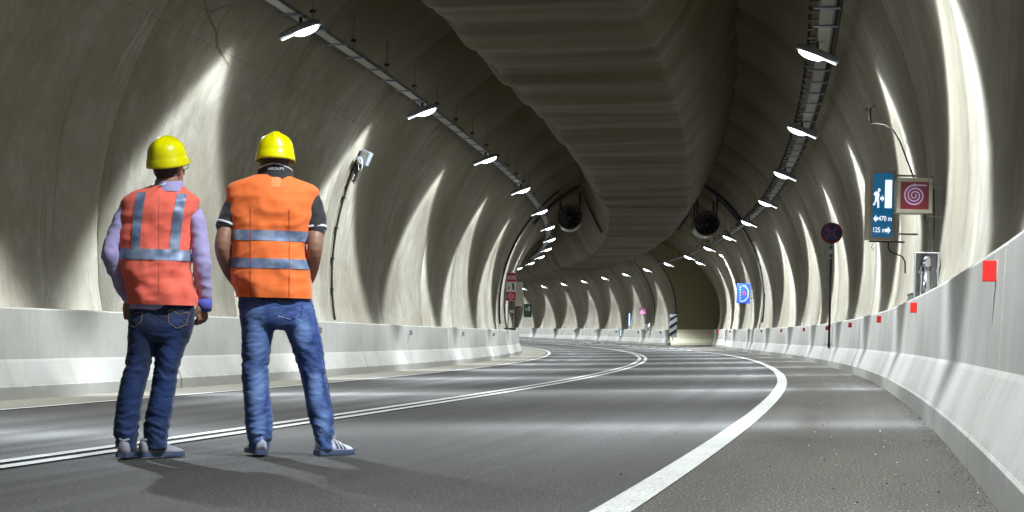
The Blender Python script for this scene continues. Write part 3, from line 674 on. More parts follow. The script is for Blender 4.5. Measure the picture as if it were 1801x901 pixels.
tube_obj('cable', [(-.02, -.28, .02), (.01, -.30, -.08), (-.02, -.30, -.17), (-.07, -.28, -.15), (-.10, -.2, -.04)], .007, M['white'], r, 6)
tube_obj('cable', [(-.14, 0, .05), (-.26, 0, -.10), (-.30, 0, -.30), (-.22, 0, -.42)], .010, M['cable_dark'], r, 6)
# SOS cabinet
r = at('sos_cabinet', 'tall red and white SOS sign and beige wall cabinet above the left barrier', 'sign', 73.5, -5.20, 1.10)
box_obj('sign_plate', (0, -.03, 1.70), (.40, .05, 1.13), M['white'], r, .008)
y = -.058
flat('red_panel', [(-.19, 1.90), (.19, 1.90), (.19, 2.25), (-.19, 2.25)], y, M['sign_red'], r)
text_obj('sos_text', 'SOS', .20, (0, y - .003, 2.06), M['white'], r, .004, .95)
flat('red_panel', [(-.19, 1.15), (.19, 1.15), (.19, 1.50), (-.19, 1.50)], y, M['sign_red'], r)
flat_many('hose_symbol', spiral(.135, 3, .022, 0, 1.325, 70), y - .003, simple('sign_pink_light', (.75, .38, .50), .5), r)
flat('phone_symbol', [(.02, 1.84), (.09, 1.86), (.13, 1.66), (.12, 1.57), (.06, 1.58), (.05, 1.68)], y, M['navy'], r)
flat('extinguisher_symbol', [(-.13, 1.62), (-.06, 1.60), (-.05, 1.68), (-.12, 1.70)], y, M['sign_red'], r)
box_obj('cabinet', (.30, .45, 1.42), (.26, .85, .98), M['signbox'], r, .01); box_obj('cabinet_foot', (.29, .4, .90), (.20, .6, .06), M['darksteel'], r, .004)
bm = bmesh.new(); b_cyl(bm, (-.10, 0, .05), (-.10, 0, 1.2), .018, n=8); b_cyl(bm, (.13, 0, .05), (.13, 0, 1.2), .018, n=8); b_box(bm, (.02, 0, .72), (.20, .10, .12)); mobj('posts', bm_mesh(bm), M['steel'], r)
box_obj('base_plate', (0, .05, .02), (.46, .35, .06), M['darksteel'], r, .004)
tube_obj('cable', [(-.24, .1, .9), (-.22, .1, .5), (-.14, .1, .05)], .02, M['cable_dark'], r, 6)
# far exit sign on left wall
r = at('exit_sign', 'small dark green exit box on the far left wall beyond the SOS cabinet', 'sign', 86.5, -4.86, 2.02)
box_obj('housing', (0, .1, 0), (.36, .3, .62), M['darksteel'], r, .01)
flat('sign_panel', [(-.14, -.27), (.12, -.27), (.12, .27), (-.14, .27)], -.053, simple('green_panel', (.02, .10, .09), .4), r)
exit_graphics(r, -.056, .24, .5, M['white'], False)
# striped board
r = at('striped_board', 'black and white diagonally striped hazard board at the end of the recess', 'sign', 121.0, 5.72, .30)
bm = bmesh.new(); b_cyl(bm, (0, .02, 0), (0, .02, 1.8), .03, n=8); mobj('post', bm_mesh(bm), M['steel'], r)
box_obj('board', (0, 0, 1.02), (.50, .025, 1.50), M['white'], r, .004)
for k in range(3):
    z = .44 + k * .50
    pl = [(-.25, z - .14), (.25, z + .20), (.25, z + .42), (-.25, z + .08)]
    pl = [(a, min(1.77, max(.27, b))) for a, b in pl]
    flat('black_stripe', pl, -.016, M['navy'], r)
# far pink hose sign, hydrant and post on the far wall
r = at('hose_reel_sign', 'small pink hose sign box on the far wall between two light streaks', 'sign', 133.5, 5.55, 2.42)
box_obj('housing', (0, .1, 0), (.44, .3, .44), M['pink'], r, .012); flat_many('hose_symbol', spiral(.13, 2.5, .03, n=60), -.054, M['white'], r)
bm = bmesh.new(); b_cyl(bm, (.2, .1, -.2), (.2, .1, -1.35), .02, n=8); mobj('post', bm_mesh(bm), M['steel'], r)
r = at('hydrant_standpipe', 'tiny steel hydrant behind the far barrier under the pink hose sign', 'hydrant', 133, 5.98, 1.0)
bm = bmesh.new(); b_cyl(bm, (0, 0, 0), (0, 0, .46), .08, n=12); bmesh.ops.create_uvsphere(bm, u_segments=12, v_segments=8, radius=.09, matrix=Matrix.Translation((0, 0, .48))); mobj('pipe', bm_mesh(bm), M['chrome'], r, smooth=True)
box_obj('housing', (-.1, .12, .2), (.34, .02, .5), M['steel'], r, .004)
def glow_strip(label, s, o, h, L, rz=0):  # added glowing strip standing in for a blue light reflection
    r = at('blue_glow_strip', label, 'light', s, o, h); box_obj('housing', (0, .03, L / 2), (.10, .05, L + .06), M['steel'], r, .004); box_obj('tube', (0, -.005, L / 2), (.06, .03, L), M['blue_reflection_glow'], r, .006)
glow_strip('thin pale blue glowing strip for a reflection, standing upright on the far wall', 143, 6.18, 1.35, .95)
glow_strip('short blue glowing strip for a reflection low on the front of the far barrier', 146, 6.04, .55, .5)
glow_strip('short blue glowing strip for a reflection low behind the end of the left barrier', 205, 6.1, .45, 1.0)
# ---------------------------------------------------------------- reflectors
def refl_mesh(w, h):
    bm = bmesh.new(); b_box(bm, (-w / 2, 0, 0), (w, .022, h), None, .004); f = bm_mesh(bm, 'reflector_face'); f.materials.append(M['reflector'])
    bm = bmesh.new(); b_box(bm, (.006, .035, 0), (.012, .09, h * 1.02), None, .002); b_box(bm, (-w / 2, .016, 0), (w * .92, .012, h * .92)); p = bm_mesh(bm, 'mounting_plate'); p.materials.append(M['greyplate'])
    return f, p
RF, RP = refl_mesh(.068, .106)
N_ = ['nearest', 'second', 'third', 'fourth', 'fifth', 'sixth', 'seventh', 'eighth', 'ninth', 'tenth']
ms = [9.82, 19.65, 29.2, 38.9, 48.1, 57.9, 67.8, 77.4, 97.5, 113.5]
for k, s in enumerate(ms):
    r = at('road_reflector', 'red rectangular reflector on the right barrier, %s from the camera' % N_[k], 'reflector', s, float(o_br(s)) + .148, .955, 'red reflectors along the right barrier')
    mobj('reflector_face', RF, None, r); mobj('mounting_plate', RP, None, r)
GB = refl_mesh(.08, .12)[1]
GF = bpy.data.meshes.new('x'); bm = bmesh.new(); b_box(bm, (.04, 0, 0), (.08, .02, .12), None, .004); GF = bm_mesh(bm, 'reflector_face'); GF.materials.append(M['greyplate'])
GF2 = GF; M['drip'] = simple('rust_drip', (.16, .15, .13), .9)
for k, s in enumerate([24.6, 34.6, 44.6, 54.6, 64.6]):
    r = at('road_reflector', ['grey reflector on the left barrier hidden behind the lavender-sleeved man', 'grey reflector on the left barrier just right of the man in jeans', 'grey reflector with a dark drip on the left barrier, third from the camera', 'grey reflector with a dark drip on the left barrier, fourth from the camera', 'farthest grey reflector on the left barrier near the SOS cabinet'][k], 'reflector', s, O_BL - .135, .90, 'grey reflectors along the left barrier')
    mobj('reflector_face', GF, None, r)
for k, s in enumerate([128.5, 138.2, 148, 157.8, 167.6, 177]):
    r = at('road_reflector', 'small dark reflector on the far barrier beyond the striped board, %s from the right' % ['first', 'second', 'third', 'fourth', 'fifth', 'sixth'][k], 'reflector', s, float(o_br(s)) + .13, .86, 'dark reflectors on the far barrier')
    bm = bmesh.new(); b_box(bm, (-.05, 0, 0), (.10, .03, .14)); mobj('reflector_face', bm_mesh(bm), M['darksteel'], r)
# ---------------------------------------------------------------- jet fans
def jet_fan(label, s, o, h):
    r = at('jet_fan', label, 'fan', s, o, h, 'jet fans beside the duct')
    n = 40
    bm = bmesh.new()                                      # casing with rolled inlet lip
    prof = [(.44, .05), (.46, -.02), (.50, -.06), (.54, -.03), (.55, .04), (.52, .12), (.52, 2.6), (.50, 2.66), (.45, 2.6), (.44, .05)]
    rg = [[bm.verts.new((rr * math.cos(2 * math.pi * k / n), yy, rr * math.sin(2 * math.pi * k / n))) for k in range(n)] for rr, yy in prof]
    for a, b in zip(rg[:-1], rg[1:]):
        for k in range(n): bm.faces.new((a[k], a[(k + 1) % n], b[(k + 1) % n], b[k]))
    bmesh.ops.recalc_face_normals(bm, faces=bm.faces[:]); mobj('casing', bm_mesh(bm), M['fanrim'], r, smooth=True)
    bm = bmesh.new(); b_cyl(bm, (0, .10, 0), (0, .9, 0), .12, n=24); bmesh.ops.create_uvsphere(bm, u_segments=20, v_segments=10, radius=.12, matrix=Matrix.Translation((0, .10, 0))); mobj('hub', bm_mesh(bm), M['fan'], r, smooth=True)
    for k in range(10):                                   # blades
        a = 2 * math.pi * k / 10 + .2; bm = bmesh.new(); vs = []
        for rr, c, tw in ((.10, .085, .75), (.22, .095, .55), (.34, .10, .42), (.43, .10, .34)):
            ca, sa = math.cos(tw), math.sin(tw); vs.append([bm.verts.new((rr, .22 + u * c * sa, u * c * ca)) for u in (-1, 0, 1)])
        for x, y_ in zip(vs[:-1], vs[1:]):
            for j in range(2): bm.faces.new((x[j], x[j + 1], y_[j + 1], y_[j]))
        bmesh.ops.rotate(bm, verts=bm.verts[:], matrix=Matrix.Rotation(a, 3, 'Y')); bmesh.ops.solidify(bm, geom=bm.faces[:], thickness=.012); mobj('blade', bm_mesh(bm), M['fan'], r)
    bm = bmesh.new(); b_cyl(bm, (0, .62, 0), (0, .63, 0), .435, n=32); mobj('back_grille', bm_mesh(bm), M['frame'], r)
    for x in (-.42, .42):
        [tube_obj('hanger', [(x, y_, .2), (x, y_, 1.1)], .035, M['black'], r) for y_ in (.15, 2.2)]
    return r
jet_fan('round dark jet fan hanging left of the duct', 80.0, -3.02, 5.97)
jet_fan('round dark jet fan hanging right of the duct', 79.0, 2.85, 5.58)
def cross_cable(label, s, side):
    root = thing('power_cable', label, 'cable', TV(s, 0, 0), HD(s)); inv = (Matrix.Translation(TV(s, 0, 0)) @ Matrix.Rotation(HD(s), 4, 'Z')).inverted()
    pts = []
    for a in np.linspace(38, 64, 12):
        o, h = vault_pt(s, a if side > 0 else 180 - a); pts.append((o * .985, h - .1))
    pts += [(side * 2.36, 6.75), (side * 2.10, 6.2), (side * 1.82, 5.6), (side * 1.60, 5.25)]
    tube_obj('cable', [inv @ TV(s, o, h) for o, h in pts], .07, M['black'], root, 8)
cross_cable('thick dark cable crossing the vault above the left jet fan to the duct', 79.6, -1)
cross_cable('thick dark cable crossing the vault above the right jet fan to the duct', 78.6, 1)
# ---------------------------------------------------------------- crumbs of concrete on the road, tape scraps
rr = random.Random(3)
def crumb(sz, mat):
    bm = bmesh.new(); bmesh.ops.create_icosphere(bm, subdivisions=1, radius=sz)
    for v in bm.verts: v.co *= rr.uniform(.6, 1.2); v.co.z *= .55
    m = bm_mesh(bm, 'crumb'); m.materials.append(mat); return m
bmj = bmesh.new(); bmk = bmesh.new()
for k in range(260):
    s = 6.5 + (rr.random() ** 1.7) * 26; w = rr.random(); o = 3.7 + (float(o_br(s)) - 3.72) * (w ** .55) if rr.random() < .8 else rr.uniform(-3.5, 3.5)
    p = TV(s, o, .010); z = rr.choice([.0015, .002, .0025, .004]) * rr.uniform(.7, 1.4); b = bmj if rr.random() < .62 else bmk
    v0 = len(b.verts); res = bmesh.ops.create_icosphere(b, subdivisions=1, radius=z, matrix=Matrix.Translation(p + Vector((0, 0, 0))))
    for v in res['verts']: v.co = p + (v.co - p) * rr.uniform(.6, 1.3)
for nm, b, mt in (('concrete_crumbs', bmj, 'crumb'), ('grit', bmk, 'darkcrumb')):
    o = mobj(nm, bm_mesh(b), M[mt]); o['kind'] = 'stuff'; o['label'] = 'scattered pale concrete crumbs on the right shoulder' if mt == 'crumb' else 'scattered dark grit on the right shoulder'; o['category'] = 'rubble'
bm = bmesh.new()
for k in range(2200):                                     # grit gathered at the foot of the right barrier
    s = 6 + rr.random() * 30; o = float(o_br(s)) - abs(rr.gauss(0, .05)) - .003; p = TV(s, o, .006); z = rr.uniform(.0015, .005)
    a = rr.random() * 6; vs = [bm.verts.new(p + Vector((z * math.cos(a + q * 2.1), z * math.sin(a + q * 2.1), 0))) for q in range(3)] + [bm.verts.new(p + Vector((0, 0, z * .8)))]
    for t3 in ((0, 1, 3), (1, 2, 3), (2, 0, 3)): bm.faces.new([vs[i] for i in t3])
o = mobj('grit', bm_mesh(bm), M['darkcrumb']); o['kind'] = 'stuff'; o['label'] = 'dark grit gathered along the foot of the right barrier'; o['category'] = 'rubble'
# ---------------------------------------------------------------- people
def rimesh(name, bm, voxel, it=4):
    me = bm_mesh(bm, name); t = bpy.data.objects.new('tmp_body', me); COL.objects.link(t)
    m = t.modifiers.new('r', 'REMESH'); m.mode = 'VOXEL'; m.voxel_size = voxel; m.use_smooth_shade = True
    if it: s = t.modifiers.new('s', 'SMOOTH'); s.factor = .5; s.iterations = it
    dg = bpy.context.evaluated_depsgraph_get(); dg.update(); out = bpy.data.meshes.new_from_object(t.evaluated_get(dg))
    bpy.data.objects.remove(t); bpy.data.meshes.remove(me); out.name = name; out.materials.clear(); out.shade_smooth(); return out
def displace(me, fn):
    for v, n in zip(me.vertices, [tuple(x.normal) for x in me.vertices]):
        d = fn(v.co, n)
        v.co += Vector(n) * d
    me.update()
def dense(secs, step=.012):
    """secs: rows (z, xc, yc, a, b); interpolated and lightly smoothed"""
    S = np.array(sorted(secs)); n = max(4, int((S[-1, 0] - S[0, 0]) / step)); z = np.linspace(S[0, 0], S[-1, 0], n)
    out = [z] + [np.interp(z, S[:, 0], S[:, i]) for i in range(1, 5)]
    for i in range(1, 5):
        q = np.pad(out[i], 2, mode='edge'); out[i] = np.convolve(q, [.1, .2, .4, .2, .1], 'valid')
    return np.array(out).T
def sup(t, a, b, n):
    c, s = math.cos(t), math.sin(t); return a * abs(c) ** (2 / n) * (1 if c > 0 else -1), b * abs(s) ** (2 / n) * (1 if s > 0 else -1)
def b_loft(bm, secs, n=32, p=2.3, grow=0.0, step=.012):
    rg = []
    for z, xc, yc, a, b in dense(secs, step):
        rg.append([bm.verts.new((xc + q[0], yc + q[1], z)) for q in [sup(2 * math.pi * k / n, a + grow, b + grow, p) for k in range(n)]])
    for r0, r1 in zip(rg[:-1], rg[1:]):
        for k in range(n): bm.faces.new((r0[k], r0[(k + 1) % n], r1[(k + 1) % n], r1[k]))
    bm.faces.new(rg[0][::-1]); bm.faces.new(rg[-1])
def b_limb(bm, pts, rads, n=16, sub=5):
    """smooth tapered tube through the joints"""
    P = [Vector(p) for p in pts]; pp = []; rr_ = []
    for i in range(len(P) - 1):
        p0 = P[max(0, i - 1)]; p3 = P[min(len(P) - 1, i + 2)]
        for k in range(sub):
            t = k / sub; a, b = P[i], P[i + 1]
            q = .5 * ((2 * a) + (b - p0) * t + (2 * p0 - 5 * a + 4 * b - p3) * t * t + (3 * a - p0 - 3 * b + p3) * t ** 3)
            pp.append(q); rr_.append(rads[i] + (rads[i + 1] - rads[i]) * t)
    pp.append(P[-1]); rr_.append(rads[-1]); b_tube(bm, pp, rr_, n)
    bmesh.ops.create_uvsphere(bm, u_segments=n, v_segments=8, radius=rads[0], matrix=Matrix.Translation(P[0])); bmesh.ops.create_uvsphere(bm, u_segments=n, v_segments=8, radius=rads[-1], matrix=Matrix.Translation(P[-1]))
def b_ell(bm, c, r, M4=None, rot=None):
    m = Matrix.Translation(c) @ (rot or Matrix.Identity(4)) @ Matrix.Diagonal((r[0], r[1], r[2], 1))
    bmesh.ops.create_uvsphere(bm, u_segments=20, v_segments=12, radius=1, matrix=(M4 @ m) if M4 else m)
def b_hand(bm, wrist, frame, curl=.5, side=1):
    """frame: 4x4, -z towards the fingers, x to the thumb side, y = back of the hand"""
    Mx = Matrix.Translation(wrist) @ frame
    b_ell(bm, (0, 0, -.045), (.040, .016, .052), Mx); b_ell(bm, (side * .018, .0, -.03), (.022, .017, .035), Mx)
    for x, L, r in ((.033, .074, .0092), (.011, .084, .0095), (-.011, .078, .0092), (-.032, .062, .0082)):
        p = Vector((side * x, 0, -.082)); a = .15; pts = [p.copy() + Vector((0, 0, .02)), p.copy()]
        for f, c in ((.45, .5), (.30, 1.0), (.25, .8)):
            a += curl * c; p = p + Vector((0, -math.sin(a), -math.cos(a))) * L * f; pts.append(p.copy())
        b_limb(bm, [Mx @ q for q in pts], [r * 1.15, r * 1.1, r, r * .93, r * .8], 10, 3)
    tp = [Vector((side * .022, 0, -.012)), Vector((side * .045, -.010, -.040)), Vector((side * .055, -.022, -.066)), Vector((side * .050, -.034, -.090))]
    b_limb(bm, [Mx @ q for q in tp], [.014, .0115, .0105, .009], 10, 3)
HEADS = [(-.118, .022, .080, .030), (-.104, .042, .088, .0), (-.085, .054, .091, -.03), (-.055, .062, .090, -.062), (-.02, .069, .089, -.080), (.01, .073, .088, -.090), (.04, .076, .092, -.096), (.07, .073, .086, -.092), (.095, .060, .066, -.072), (.11, .036, .040, -.045), (.117, .012, .012, -.014)]
def b_head(bm, H):
    tmp = bmesh.new(); b_loft(tmp, [(z, 0, (f + bk) / 2, a, (f - bk) / 2) for z, a, f, bk in HEADS], 28, 2.15, 0, .008)
    b_ell(tmp, (0, .094, -.022), (.013, .020, .014)); b_ell(tmp, (0, .092, .0), (.009, .012, .030), None, Matrix.Rotation(R(18), 4, 'X'))
    for s_ in (-1, 1):
        b_ell(tmp, (s_ * .010, .092, -.028), (.007, .010, .007)); b_ell(tmp, (s_ * .032, .084, .022), (.022, .010, .007)); b_ell(tmp, (s_ * .036, .074, -.030), (.020, .016, .018))
        b_ell(tmp, (s_ * .076, -.004, -.012), (.007, .017, .030), None, Matrix.Rotation(R(12), 4, 'X') @ Matrix.Rotation(R(s_ * -14), 4, 'Z')); b_ell(tmp, (s_ * .074, .000, -.034), (.007, .009, .010))
        b_ell(tmp, (s_ * .083, -.012, -.004), (.005, .010, .022))
    b_ell(tmp, (0, .088, -.058), (.023, .009, .0055)); b_ell(tmp, (0, .088, -.067), (.020, .009, .0055)); b_ell(tmp, (0, .080, -.098), (.018, .012, .012))
    tmp.transform(H); m = bpy.data.meshes.new('t'); tmp.to_mesh(m); tmp.free(); bm.from_mesh(m); bpy.data.meshes.remove(m)
def skin_mat(name, c):
    N = NT(name); co = N.co(); f = N.noise(co, 14, 4); N.col(N.mix(f, tuple(x * .85 for x in c), tuple(x * 1.1 for x in c))); N.rough(.5)
    N.b.inputs['Subsurface Weight'].default_value = .08; N.b.inputs['Subsurface Scale'].default_value = .01; N.bump(N.noise(co, 160, 3), .15, .002); return N.m
def cloth(name, c, var=.12, rough=.8, weave=500, fade=None, sheen=.2):
    N = NT(name); co = N.co(); f = N.noise(co, 5, 5, .6); cc = N.mix(N.ramp(f, .3, .7), tuple(x * (1 - var) for x in c), tuple(min(1, x * (1 + var)) for x in c))
    N.col(cc); N.rough(rough); N.b.inputs['Sheen Weight'].default_value = sheen
    w = N.noise(N.co('Object', (1, 1, .3)), 220, 2); cr = N.noise(N.co('Object', (1, 1, 1.6)), 13, 5, .6, 1.2)
    N.bump(N.math('ADD', N.math('MULTIPLY', w, .12), N.math('MULTIPLY', cr, .7)), .28, .010); return N.m
def denim(name, dark, light, amount, zones):
    """worn denim; zones = faded patches (x, z, rx, rz) where the cloth itself has been bleached"""
    N = NT(name); co = N.co(); sep = N.n('ShaderNodeSeparateXYZ'); N.l(co, sep.inputs[0])
    f = N.noise(co, 7, 5, .65); hor = N.noise(N.co('Object', (1, 1, 5)), 9, 4, .7, .6)
    tot = N.math('MULTIPLY', N.ramp(f, .42, .75), .35)
    for x, z, rx, rz in zones:
        dx = N.math('DIVIDE', N.math('SUBTRACT', sep.outputs[0], x), rx); dz = N.math('DIVIDE', N.math('SUBTRACT', sep.outputs[2], z), rz)
        d = N.math('ADD', N.math('MULTIPLY', dx, dx), N.math('MULTIPLY', dz, dz)); g = N.ramp(d, 0, 1.0, 1, 0)
        tot = N.math('ADD', tot, N.math('MULTIPLY', g, N.ramp(hor, .25, .75, .35, 1.0)))
    tot = N.math('MULTIPLY', tot, amount, clamp=True)
    c = N.mix(tot, dark, light); c = N.mix(N.ramp(hor, .58, .75, 0, .35 * amount), c, light)
    c = N.mix(N.ramp(N.noise(co, 240, 2, .8), .3, .7, .22, 0), c, tuple(x * .4 for x in dark))
    N.col(c); N.rough(.75); N.b.inputs['Sheen Weight'].default_value = .15
    N.bump(N.math('ADD', N.math('MULTIPLY', N.noise(co, 300, 2), .2), N.math('MULTIPLY', hor, .7)), .45, .010); return N.m
def tape_mat():
    N = NT('reflective_tape'); co = N.co(); f = N.noise(co, 14, 3, .5, .3); N.col(N.mix(N.ramp(f, .35, .65), (.12, .17, .29), (.30, .36, .50))); N.rough(.5); N.b.inputs['Metallic'].default_value = .2
    N.bump(N.noise(co, 24, 3), .25, .006); return N.m
M['skin'] = skin_mat('tanned_skin', (.36, .19, .12)); M['skin2'] = skin_mat('dark_tanned_skin', (.30, .155, .10))
M['hair'] = simple('black_hair', (.012, .009, .007), .55, bump=.8, bsc=200); M['helmet'] = simple('yellow_helmet_plastic', (.78, .72, .0), .30, var=.03, bump=.05, bsc=30)
M['coral'] = cloth('coral_vest_fabric', (.94, .155, .10), .05); M['orange'] = cloth('orange_vest_fabric', (.90, .175, .03), .05)
M['lavender'] = cloth('lavender_shirt_fabric', (.40, .35, .62), .08); M['blackcloth'] = cloth('black_polo_fabric', (.018, .017, .02), .2); M['whitetrim'] = cloth('white_trim', (.62, .64, .70), .05)
M['tape'] = tape_mat(); M['seam'] = cloth('seam_thread', (.45, .08, .02), .1); M['eye'] = simple('eye_white', (.8, .78, .75), .2); M['iris'] = simple('eye_iris', (.05, .03, .02), .2)
M['shoe_grey'] = cloth('grey_beige_shoe', (.30, .29, .33), .35, .75); M['sole_blue'] = simple('blue_grey_sole', (.055, .08, .15), .7, var=.3); M['shoe_white'] = cloth('white_shoe', (.48, .50, .60), .2, .6); M['lace'] = simple('pale_lace', (.55, .53, .5), .8)
M['cuffblue'] = cloth('blue_cuff', (.10, .11, .55), .1); M['belt'] = simple('dark_belt', (.03, .025, .02), .5); M['stitch'] = simple('ochre_stitch', (.30, .20, .10), .8)
def ridged(p, sx, sy, sz, off=0.0):
    return 1 - abs(noise.noise((p[0] * sx + off, p[1] * sy, p[2] * sz + .9 * noise.noise((p[0] * 3, p[1] * 3, p[2] * 3 + off))))) * 2.6
class Fig:
    def __init__(s, ox, oy, k): s.ox, s.oy, s.k = ox, oy, k
    def L(s, px, py):
        a = R(1.4); dx, dy = px - s.ox, py - s.oy; return ((math.cos(a) * dx + math.sin(a) * dy) / s.k, (math.sin(a) * dx - math.cos(a) * dy) / s.k)
    def sec(s, py, xl, xr, b, yc=0.0):
        x, z = s.L((xl + xr) / 2, py); return (z, x, yc, (xr - xl) / 2 / s.k, b)
    def P(s, px, py, y=0.0):
        x, z = s.L(px, py); return Vector((x, y, z))
class Shell:
    """garment surface over stacked sections, with folds"""
    def __init__(s, secs, p, fold, seed): s.D = dense(secs, .01); s.p = p; s.fold = fold; s.seed = seed
    def at(s, t, z, off=0.0):
        d = [np.interp(z, s.D[:, 0], s.D[:, i]) for i in range(1, 5)]
        x, y = sup(t, d[2], d[3], s.p); x += d[0]; y += d[1]
        f = s.fold * (.9 * noise.noise((x * 4 + z * 3 + s.seed, y * 3, z * 5)) + .7 * noise.noise((x * 9 - z * 4, y * 5 + s.seed, z * 7)) + .45 * (1 - 2.2 * abs(noise.noise((x * 5 + z * 2, y * 4 + s.seed, z * 13)))) + .35 * (1 - 2.4 * abs(noise.noise((x * 7 - z * 6, y * 4, z * 9 + s.seed * 2)))) ** 3 + .35 * noise.noise((x * 22, y * 9, z * 16 + s.seed)))
        hem = max(0, 1 - (z - s.D[0, 0]) / .18); f += hem * .006 * math.sin(t * 9 + s.seed)
        n = Vector((math.cos(t) / max(d[2], .05), math.sin(t) / max(d[3], .05), 0)).normalized()
        return Vector((x, y, z)) + n * (f + off)
    def theta_for_x(s, x, z, back=True):
        lo, hi = (math.pi, 2 * math.pi) if back else (math.pi, 0)
        for _ in range(26):
            m = (lo + hi) / 2
            if s.at(m, z).x < x: lo = m
            else: hi = m
        return (lo + hi) / 2
    def mesh(s, name, n=96, off=0.0, z0=None, z1=None, close=True, thick=.003):
        z0 = s.D[0, 0] if z0 is None else z0; z1 = s.D[-1, 0] if z1 is None else z1
        zs = np.linspace(z0, z1, max(2, int((z1 - z0) / .011) + 1))
        P = np.array([[s.at(2 * math.pi * k / n, z, off) for k in range(n)] for z in zs]); me = grid(name, P, None, True)
        return me
def patch(name, sh, x_z_rows, off, mat, parent, back=True, n=5):
    """strip on the back of the garment: rows (z, x_left, x_right)"""
    rows = []
    for z, xl, xr in x_z_rows:
        rows.append([sh.at(sh.theta_for_x(xl + (xr - xl) * k / n, z, back), z, off) for k in range(n + 1)])
    return mobj(name, grid(name, np.array(rows), None), mat, parent, smooth=True)
def helmet(root, Mh):
    Mh = Mh @ Matrix.Diagonal((.97, .94, .93, 1))
    n = 64; rows = []
    prof = [(-.012, 1.035), (-.010, 1.065), (0.0, 1.06), (.020, 1.025), (.028, 1.018), (.034, .985), (.045, .975), (.062, .960), (.068, .945), (.090, .90), (.106, .83), (.123, .72), (.137, .57), (.146, .38), (.151, .20), (.152, .03)]
    for z, r in prof:
        ring = []
        for k in range(n):
            t = 2 * math.pi * k / n; x, y = sup(t, .104 * r, .123 * r, 2.1)
            if z < .03: 
                pk = max(0, math.sin(t)) ** 3; y += .045 * pk * (1 - max(0, z) / .03); 
            cr = math.exp(-(x / .022) ** 4) * min(1, max(0, (z - .07) / .04)); zz = z + .009 * cr; 
            sidebump = math.exp(-((abs(x) - .055) / .012) ** 2) * min(1, max(0, (z - .09) / .03)); zz -= .003 * sidebump
            ring.append(Mh @ Vector((x * (1 + .02 * cr), y * (1 + .035 * cr), zz)))
        rows.append(ring)
    me = grid('helmet_shell', np.array(rows), None, True)
    bm = bmesh.new(); bm.from_mesh(me); bmesh.ops.solidify(bm, geom=bm.faces[:], thickness=-.003); bmesh.ops.recalc_face_normals(bm, faces=bm.faces[:])
    h = mobj('helmet', bm_mesh(bm, 'helmet'), M['helmet'], root, smooth=True)
    bm = bmesh.new()
    for s_ in (-1, 1): b_box(bm, Mh @ Vector((s_ * .106, 0, .012)), (.008, .04, .018), Mh.to_3x3().to_4x4(), .003)
    mobj('side_clip', bm_mesh(bm), M['helmet'], h); return h
def hair(root, H, zlow=-.075, front=.02):
    tmp = bmesh.new(); b_loft(tmp, [(z, 0, (f + bk) / 2, a + .006, (f - bk) / 2 + .007) for z, a, f, bk in HEADS if z > -.09], 32, 2.15, 0, .006)
    g = [v for v in tmp.verts if v.co.y > front - (v.co.z + .02) * .2 and v.co.z < .05 or v.co.z < zlow + max(0, v.co.y + .05) * .8]
    bmesh.ops.delete(tmp, geom=g, context='VERTS')
    for v in tmp.verts: v.co += Vector(v.co).normalized() * .004 * noise.noise(v.co * 60)
    bmesh.ops.solidify(tmp, geom=tmp.faces[:], thickness=.005); tmp.transform(H); return mobj('hair', bm_mesh(tmp), M['hair'], root, smooth=True)
